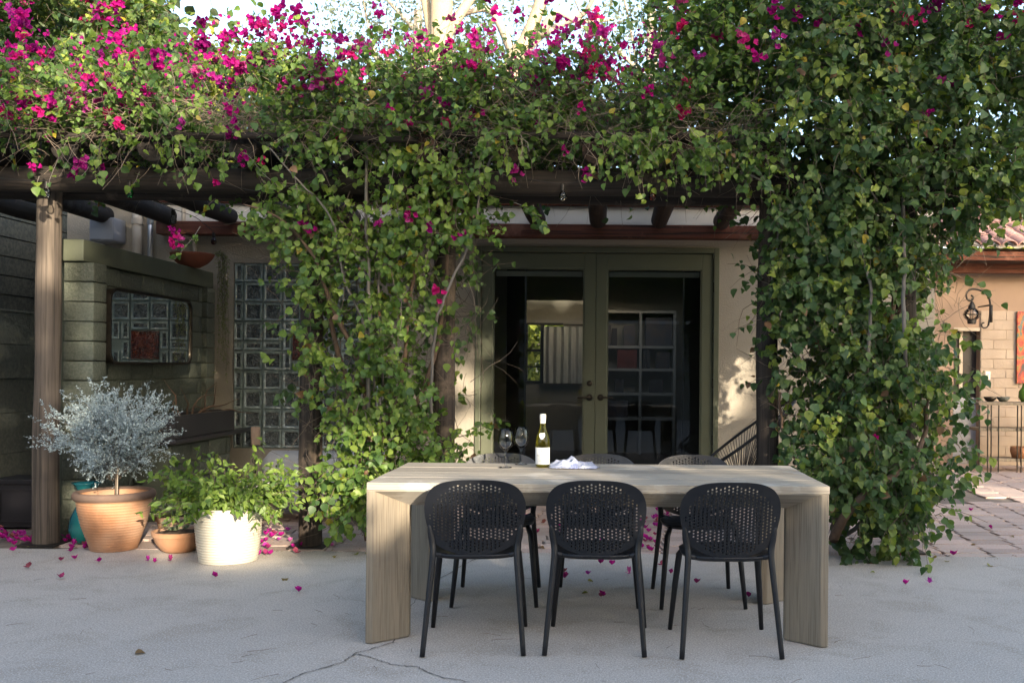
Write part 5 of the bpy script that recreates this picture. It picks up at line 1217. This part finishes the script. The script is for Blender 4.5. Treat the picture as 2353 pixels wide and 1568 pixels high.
m = MB(); m.box((dx0 + .12, .10, 1.0), (dx0 + .17, .125, dzt)); m.box((dx0, -.01, dzt - .05), (dx1, .1, dzt - .002)); m.build('door_frame', MT['pipe'], rwg)
# eaves
m = MB(); m.box((3.9, -.62, 2.86), (8.6, -.56, 2.98)); m.box((3.9, -.56, 2.97), (8.6, .1, 3.0)); m.build('eave_board', MT['redwood'], rwg)
m = MB(); m.box((3.9, -.30, 2.72), (8.6, -.18, 2.85)); m.build('eave_beam', MT['redwood'], rwg)
til = MB(); n = 8; vs_ = []
for k, (r, y) in enumerate(((.095, 0), (.08, .46))):
    for th in (0, .014):
        for i in range(n + 1): a = PI * i / n; vs_.append(((r - th) * math.cos(a) * 1.15, y, (r - th) * math.sin(a) * .8))
q = n + 1
fs = [(i, i + 1, 2 * q + i + 1, 2 * q + i) for i in range(n)] + [(q + i + 1, q + i, 3 * q + i, 3 * q + i + 1) for i in range(n)] + [(i + 1, i, q + i, q + i + 1) for i in range(n)] + [(2 * q + i, 2 * q + i + 1, 3 * q + i + 1, 3 * q + i) for i in range(n)]
til.add(vs_, fs); tile_me = til.mesh('roof_tile', MT['tile'], auto=True)
sl_ = math.atan2(.95, 2.3)
for c in range(13):
    for r_ in range(7):
        X = 4.55 + c * .235; s = -.05 + r_ * .36
        link('roof_tile', tile_me, rwg, (X + U(-.012, .012), -.72 + s * math.cos(sl_), 3.06 + s * math.sin(sl_) + U(-.006, .006)), (sl_ + U(-.015, .015), 0, U(-.02, .02)))
        if r_ < 7: link('roof_tile', tile_me, rwg, (X + .1175, -.70 + s * math.cos(sl_) + .43, 3.06 + (s + .43) * math.sin(sl_) - .0), (-sl_, PI, 0), (1, 1, 1)) if False else None
pan = MB(); npn = 13 * 12
for i in range(npn + 1):
    X = 4.44 + i * (13 * .235) / npn; zz = -.03 * (.5 + .5 * math.cos((X - 4.55) / .235 * 2 * PI + PI)); pan.v += [(X, -.75, 3.035 + zz), (X, -.75 + 2.6 * math.cos(sl_), 3.035 + zz + 2.6 * math.sin(sl_))]
pan.f = [(2 * i, 2 * i + 2, 2 * i + 3, 2 * i + 1) for i in range(npn)]; pan.mi = [0] * npn; pan.build('pan_tiles', MT['mortar'], rwg, smooth=True)
m = MB(); m.tube([(4.4, -.75 + 2.6 * math.cos(sl_), 3.1 + 2.6 * math.sin(sl_)), (8, -.75 + 2.6 * math.cos(sl_), 3.1 + 2.6 * math.sin(sl_))], .1, 10); m.build('ridge_tile', MT['tile'], rwg, smooth=True)
# lantern
lc = px(2232, 722, 13.2); ln = thing('wall_lantern', 'black iron globe lantern on a scrolled wall bracket', 'lantern', (lc.x, 13.2, lc.z))
def wp(x, y): return ((x - 2232) / F * 13.2, 0, (722 - y) / F * 13.2)
m = MB(); P = [wp(2270, 748), wp(2274, 720), wp(2273, 690), wp(2262, 672), wp(2240, 664), wp(2226, 666), wp(2219, 676), wp(2222, 688), wp(2231, 690), wp(2235, 683), wp(2230, 678)]
m.tube(spline(P, 5), .014, 8); P = [wp(2272, 735), wp(2268, 750), wp(2258, 752), wp(2255, 744), wp(2261, 740)]; m.tube(spline(P, 4), .01, 6); m.tube([wp(2276, 700), wp(2276, 740)], .025, 8); m.tube([wp(2276, 700), (wp(2276, 700)[0], .45, wp(2276, 700)[2])], .012, 6); m.build('bracket', MT['black_metal'], ln, smooth=True)
m = MB(); m.lathe([(0, .19), (.02, .17), (.045, .12), (.05, .085), (.07, .07)], 16); m.lathe([(.055, -.075), (.06, -.09), (.055, -.13), (0, -.13)], 16); m.tube([(0, 0, .19), (0, 0, .22)], .008, 6); m.build('cap', MT['black_metal'], ln, auto=True)
m = MB(); m.lathe([(.055, -.075), (.09, -.04), (.10, 0), (.09, .04), (.06, .07)], 20); m.build('globe', MT['bulb_clear'], ln, smooth=True)
m = MB()
for a in range(6): c, s = math.cos(a * PI / 3 + .3), math.sin(a * PI / 3 + .3); m.tube([(c * r, s * r, z) for r, z in ((.06, -.08), (.105, -.04), (.115, 0), (.105, .04), (.065, .075))], .004, 5)
m.tube([(.118 * math.cos(q), .118 * math.sin(q), 0) for q in [2 * PI * k / 20 for k in range(21)]], .004, 5); m.build('cage', MT['black_metal'], ln)
# painting (generic abstract), switch
def paint_mat():
    m, nt, b = nodes('abstract_paint'); v = pos(nt, (3, 3, 1.2)); c = ramp(nt, noi(nt, v, 2.4, 5, .6, 2.), [(.30, (.02, .05, .04)), (.42, (.30, .02, .02)), (.5, (.55, .09, .02)), (.57, (.12, .16, .03)), (.66, (.03, .06, .2)), (.75, (.5, .35, .1))])
    nt.links.new(c, b.inputs['Base Color']); return m
a, b = px(2337, 880, WY - .1), px(2400, 715, WY - .1)
t = thing('painting', 'bright red and green abstract canvas on the pale block wall', 'painting', (0, WY - .08, 0))
m = MB(); m.box((a.x, 0, a.z), (b.x, .035, b.z)); m.build('canvas', paint_mat(), t, bevel=.003)
a = px(2269, 862, WY - .04); t = thing('light_switch', 'small white switch plate on the pale block wall', 'switch', (a.x, WY - .036, a.z))
m = MB(); m.box((-.035, -.008, -.06), (.035, 0, .06)); m.build('plate', MT['cardboard'], t, bevel=.003); m = MB(); m.box((-.012, -.014, -.02), (.012, -.009, .02)); m.build('toggle', MT['white_pot'], t)
# console shelf
ct = thing('console_shelf', 'rustic three tier wooden shelf with thin iron legs on the terrace', 'shelf', (0, 12.9, 0))
x0, x1 = px(2240, 0, 12.9).x, px(2460, 0, 12.9).x
for y in (924, 983, 1052):
    z = px(2300, y, 12.9).z; m = MB(); m.box((x0 + U(0, .05), -.17, z - .03), (x1, .17, z + .01)); m.build('board', MT['table_z'], ct, bevel=.006)
for x in (2256, 2275, 2283, 2300, 2343, 2352, 2400):
    p = px(x, 0, 12.75).x; m = MB(); m.tube([(p, -.18, .0), (p, -.18, px(2300, 924, 12.9).z - .03)], .009, 6); m.build('leg', MT['black_metal'], ct)
z = px(2300, 924, 12.9).z + .012
for i, (x, mt, lab) in enumerate(((2282, 'bronze', 'small brown bowl on the rustic shelf, nearer the doorway'), (2312, 'retain', 'small dark green bowl on the rustic shelf, beside the brown one'))):
    t = thing('bowl', lab, 'bowl', (px(x, 0, 12.85).x, 12.85, z)); m = MB(); m.lathe([(0, 0), (.04, 0), (.07, .03), (.09, .065), (.082, .065), (.06, .03), (0, .012)], 20); m.build('body', MT[mt], t, smooth=True)
t = thing('green_vase', 'green glazed vase on the rustic shelf at the photo edge', 'vase', (px(2362, 0, 12.85).x, 12.85, z)); m = MB(); m.lathe([(0, 0), (.05, 0), (.085, .06), (.08, .14), (.04, .2), (.03, .23), (.04, .25)], 24); m.build('body', MT['green_glaze'], t, smooth=True)
z = px(2300, 1052, 12.9).z + .012; t = thing('wicker_basket', 'small orange brown basket on the lowest shelf', 'basket', (px(2352, 0, 12.85).x, 12.85, z)); m = MB(); m.lathe([(0, 0), (.1, 0), (.13, .09), (.12, .15), (.11, .14), (0, .02)], 16); m.build('body', MT['terracotta'], t, smooth=True)
# low bright legs seen through the vine: a white metal side chair
# ------------------------------------------------------------------ fallen bracts and leaves
fm = []
MT['old_bract'] = leafmat('fallen_bract_papery', [(0., (.26, .12, .08)), (.12, (.30, .05, .12)), (.3, (.30, .010, .17)), (.7, (.44, .014, .24)), (.9, (.42, .05, .34)), (1., (.55, .14, .35))], .3, .8, .1, (1.3, 1.1, 1.2), attr=False)
for s in range(4):
    rn = random.Random(90 + s); V = []; Fc = []
    for b in range(3):
        rz = Matrix.Rotation(2 * PI * b / 3 + rn.uniform(-.4, .4), 3, 'Z') @ Matrix.Rotation(rn.uniform(.0, 1.25), 3, 'X'); o_ = len(V); V += [tuple(rz @ (Vector(v) * rn.uniform(.026, .034)) + Vector((rn.uniform(-.003, .003), 0, .004 + abs(rn.gauss(0, .002))))) for v in TPL['bract'][0]]; Fc += [tuple(i + o_ for i in f) for f in TPL['bract'][1]]
    me = bpy.data.meshes.new('fallen_bract'); me.from_pydata(V, [], Fc); me.materials.append(MT['old_bract']); fm.append(me)
spots = []
for (x, y, n_, sx, sy) in ((20, 1240, 14, 25, 8), (55, 1242, 6, 20, 6), (155, 1240, 6, 18, 6), (225, 1248, 8, 22, 6), (185, 1262, 5, 20, 5), (700, 1258, 5, 30, 8), (630, 1235, 8, 22, 16), (605, 1275, 2, 10, 5), (1010, 1262, 7, 14, 4), (985, 1180, 4, 15, 10), (1490, 1225, 12, 25, 20), (1520, 1190, 10, 18, 14), (1480, 1262, 6, 25, 6), (1240, 1205, 8, 30, 25), (1380, 1260, 4, 40, 8), (1960, 1275, 5, 40, 4), (2060, 1280, 3, 20, 3)):
    for k in range(int(n_ * 1.5)): spots.append((x + random.gauss(0, sx), y + random.gauss(0, sy)))
spots += [(30, 1268), (66, 1306), (140, 1330), (228, 1293), (140, 1290), (172, 1286), (340, 1290), (355, 1294), (392, 1290), (495, 1328), (594, 1277), (687, 1363), (1294, 1318), (1298, 1330), (1380, 1297), (1405, 1300), (1380, 1373), (1385, 1372), (1310, 1285), (1600, 1342), (1540, 1320), (1745, 1372), (1612, 1290), (1640, 1275), (985, 1360), (880, 1310), (1850, 1350), (2135, 1342), (2275, 1215), (2230, 1175), (2300, 1130), (2190, 1278), (1520, 1300), (1445, 1320), (1350, 1322), (2180, 1120), (600, 1250), (1720, 1375), (2080, 1345)]
ORD = 'first second third fourth fifth sixth seventh eighth ninth tenth eleventh twelfth thirteenth fourteenth fifteenth sixteenth seventeenth eighteenth nineteenth twentieth twenty-first twenty-second twenty-third twenty-fourth twenty-fifth twenty-sixth twenty-seventh twenty-eighth twenty-ninth thirtieth thirty-first thirty-second thirty-third thirty-fourth thirty-fifth'.split()
def area(x, y):
    if y < 1264:
        for lim, nm in ((110, 'heaped on the ground left of the pale post'), (290, 'heaped between pale post and big terracotta pot'), (660, 'on the bricks behind the white pot'), (860, 'around foot of middle vine post'), (1120, 'on the bricks behind left end of table'), (1330, 'on the bricks between left and middle chairs'), (1450, 'on the bricks behind the middle chair'), (1600, 'on the bricks between middle and right chairs'), (1900, 'on the bricks behind the right chair'), (9999, 'on the brick terrace right of the big vine')):
            if x < lim: return nm
    for lim, nm in ((280, 'on the concrete in front of the pale post'), (450, 'on the concrete in front of the terracotta pots'), (860, 'on the concrete around the white pot'), (1150, 'on the concrete under left end of table'), (1450, 'on the concrete under middle of table'), (1850, 'on the concrete under right end of table'), (9999, 'on the concrete right of the table')):
        if x < lim: return nm
groups = {}
for (x, y) in spots:
    X, Y = gpt(x, max(y, 1130))
    if Y > 9.4 or (X < -3.95 and Y > 8.4): continue
    groups.setdefault(area(x, y), []).append((x, y, X, Y))
for nm, lst in groups.items():
    lst.sort()
    for k, (x, y, X, Y) in enumerate(lst):
        o = link('fallen_bract', random.choice(fm), None, (X, Y, .004), (0, 0, U(0, 6.3)), U(1.0, 1.5))
        w_ = ORD[k] if k < 10 else (ORD[min(len(lst) - 1 - k, 34)] + ' to last')
        tag(o, w_ + ' bract from the left ' + nm, 'fallen petal', 'fallen bracts on the ground')
MT['yellow_leaf'] = leafmat('dry_yellow_leaf', [(0, (.30, .22, .04)), (.5, (.20, .22, .04)), (1, (.20, .12, .06))], attr=False)
dl = remat(leaf_me['leaf_single'][2], MT['yellow_leaf'])
DLS = []
for (x, y) in ((875, 1250), (895, 1262), (840, 1273), (1350, 1335), (1240, 1258), (1455, 1260), (2150, 1282), (2175, 1290), (2240, 1252), (2320, 1232), (1350, 1362), (770, 1278), (820, 1275), (655, 1330), (310, 1502), (2400, 1296), (2010, 1316), (2270, 1300)):
    X, Y = gpt(x, y); o = link('fallen_leaf', dl, None, (X, Y, .006), (U(-.3, .3), U(-.3, .3), U(0, 6.3)), U(.03, .05)); DLS.append((x, y, o))
DLS.sort(key=lambda q: q[0])
for k, (x, y, o) in enumerate(DLS): tag(o, ORD[k] + ' small dry leaf from the left of those lying on the patio', 'fallen leaf', 'dry leaves on the ground')
n = 60; st = np.array([(*gpt(U(0, 2352), U(1300, 1565)), .004) for _ in range(n)]); d = RS.normal(0, 1, (n, 3)); d[:, 2] = 0
P = grow(st, d, RS.uniform(.04, .14, n), 4, 0, .5); P[:, :, 2] = .004; o = twigs_obj('pine_needles', P, np.full(n, .0009), 'stem_brown', None); tag(o, 'thin dry needles scattered over the concrete', kind='stuff')

# ------------------------------------------------------------------ behind the camera: garden wall, and added trees shaped to mask the sun
gw2 = thing('garden_wall', 'grey rendered garden wall behind the camera, mirrored in the doors', 'wall', (0, -5.2, 0))
m = MB(); m.box((-14, -.25, 0), (14, 0, 2.5)); m.build('wall', MT['room'], gw2); m = MB(); m.box((-14, -.3, 2.5), (14, .05, 2.58)); m.build('coping', MT['stucco_white'], gw2)
GY = -7.0; s = TOSUN
def to_g(P):   # where the sun ray through P crosses the shade trees
    t = (GY - P[1]) / s.y; return (P[0] + s.x * t, P[2] + s.z * t)
OPEN = []   # gaps cut in the added foliage so sun reaches these places: (point, radius)
def op(x, y, Y, r, soft=1): OPEN.append((*to_g(px(x, y, Y)), r))
op(527, 1230, 6.4, .36); op(545, 1120, 6.5, .38); op(640, 1080, 6.6, .35); op(265, 1175, 6.8, .30); op(390, 1250, 6.8, .18)
op(430, 1255, 6.9, .3); op(600, 1230, 7.2, .4); op(715, 1230, 7.0, .3); op(760, 1120, 7.0, .4); op(800, 1060, 6.9, .3)
op(125, 500, 7.0, .28); op(120, 600, 7.0, .2)
op(1070, 1000, 9.75, .35); op(1070, 860, 9.75, .25); op(1110, 960, 9.75, .22); op(900, 750, 6.8, .12); op(930, 800, 6.9, .16)
op(1700, 760, 9.75, .30); op(1700, 860, 9.75, .26); op(1670, 950, 9.75, .18); op(1770, 1010, 7.0, .2)
for (x, y, Y, r) in ((900, 1085, 4.75, .28), (1020, 1070, 5.2, .3), (1200, 1060, 5.3, .3), (1246, 1010, 5.4, .25), (1330, 1065, 5.3, .2), (1500, 1060, 5.45, .22), (1700, 1065, 5.4, .2), (1160, 1000, 5.4, .2), (880, 1180, 4.65, .18), (1850, 1090, 4.8, .15)): op(x, y, Y, r)
for (x, y, r) in ((180, 200, .5), (320, 230, .45), (100, 280, .3), (450, 180, .4), (620, 160, .3), (800, 180, .25), (560, 60, .3), (980, 130, .3), (1150, 100, .35), (1400, 80, .3)): op(x, y, 6.7, r)
op(2300, 1110, 10.5, .6); op(2200, 1090, 10.5, .4); op(2190, 900, 7, .2); op(2000, 1000, 7, .08); op(150, 1140, 7.2, .15)
A = np.array(OPEN)
n = 46000; GX = RS.uniform(1.0, 16.5, n) if False else RS.uniform(-3.5, 17.5, n); GZ = RS.uniform(2.3, 8.9, n)
GX = np.concatenate([GX, RS.uniform(-3.5, 17.5, 9000)]); GZ = np.concatenate([GZ, RS.uniform(2.4, 4.0, 9000)]); n = len(GX)
dm = np.min(np.sqrt((GX[:, None] - A[None, :, 0]) ** 2 + (GZ[:, None] - A[None, :, 1]) ** 2) / A[None, :, 2], axis=1)
keep = (dm > 1.0 + RS.normal(0, .10, n)) | (RS.rand(n) > .98); GX, GZ = GX[keep], GZ[keep]
shade = []
for k, (xa, xb) in enumerate(((-3.6, 1.2), (1.2, 6.0), (6.0, 10.8), (10.8, 17.6))):
    sel = (GX >= xa) & (GX < xb); nn = int(sel.sum()); P = np.stack([GX[sel], GY + RS.normal(0, .12, nn), GZ[sel]], 1)
    t = thing('sun_mask_tree', ('added shade tree behind the garden wall, gapped for sun patches, farthest left of four', 'added shade tree behind the garden wall, gapped for sun patches, second from left', 'added shade tree behind the garden wall, gapped for sun patches, third from left', 'added shade tree behind the garden wall, gapped for sun patches, farthest right of four')[k], 'tree')
    scatter('crown', 'heart', P, RS.normal(0, 1, (nn, 3)) - np.array([0, 0, .5]), RS.normal(0, .8, (nn, 3)) + np.array([0, 1, .3]), RS.uniform(.13, .23, nn), palette(nn, [(0, (.025, .05, .018)), (1, (.08, .12, .03))]), 'tree_leaf', t)
    m = MB(); c = (xa + xb) / 2; m.tube([(c, GY - .3, 0), (c + .1, GY - .3, 2.5), (c, GY - .2, 5)], [.16, .13, .06], 10); m.build('trunk', MT['bark_grey'], t, smooth=True)

# a taller hedge farther back, added to block sky gaps in the door reflections
hd = thing('sky_block_hedge', 'added tall dark hedge behind the garden wall, blocking sky in the door reflections', 'hedge', (0, -25, 0))
n = 16000; P = np.stack([RS.uniform(-14, 14, n), RS.normal(0, .4, n), RS.uniform(.2, 7.7, n)], 1)
scatter('crown', 'heart', P, RS.normal(0, 1, (n, 3)) - np.array([0, 0, .5]), RS.normal(0, .8, (n, 3)) + np.array([0, 1, .3]), RS.uniform(.25, .4, n), palette(n, [(0, (.02, .04, .015)), (1, (.09, .13, .03))]), 'tree_leaf', hd)
m = MB()
for i in range(10): m.tube([(-13 + i * 2.9, 0, 0), (-13 + i * 2.9, 0, 6)], [.12, .04], 8)
m.build('trunk', MT['bark_grey'], hd)

n = 420; xs_ = RS.uniform(-4.6, 4.8, n); ys_ = YE + RS.normal(0, .09, n); k_ = RS.rand(n) > .55
xs_[k_] = RS.uniform(-4.2, -1.6, int(k_.sum())); ys_[k_] = RS.uniform(6.9, 8.2, int(k_.sum()))
P = np.stack([xs_, ys_, np.full(n, .007)], 1); tp_ = RS.normal(0, 1, (n, 3)); tp_[:, 2] *= .15; nr_ = RS.normal(0, .25, (n, 3)) + np.array([0, 0, 1])
o = scatter('leaf_litter', 'lance', P, tp_, nr_, RS.uniform(.008, .024, n), palette(n, [(0, (.10, .06, .035)), (.6, (.20, .14, .07)), (1, (.26, .22, .08))]), 'tree_leaf'); tag(o, 'small brown leaf crumbs collected along the brick edge', kind='stuff')
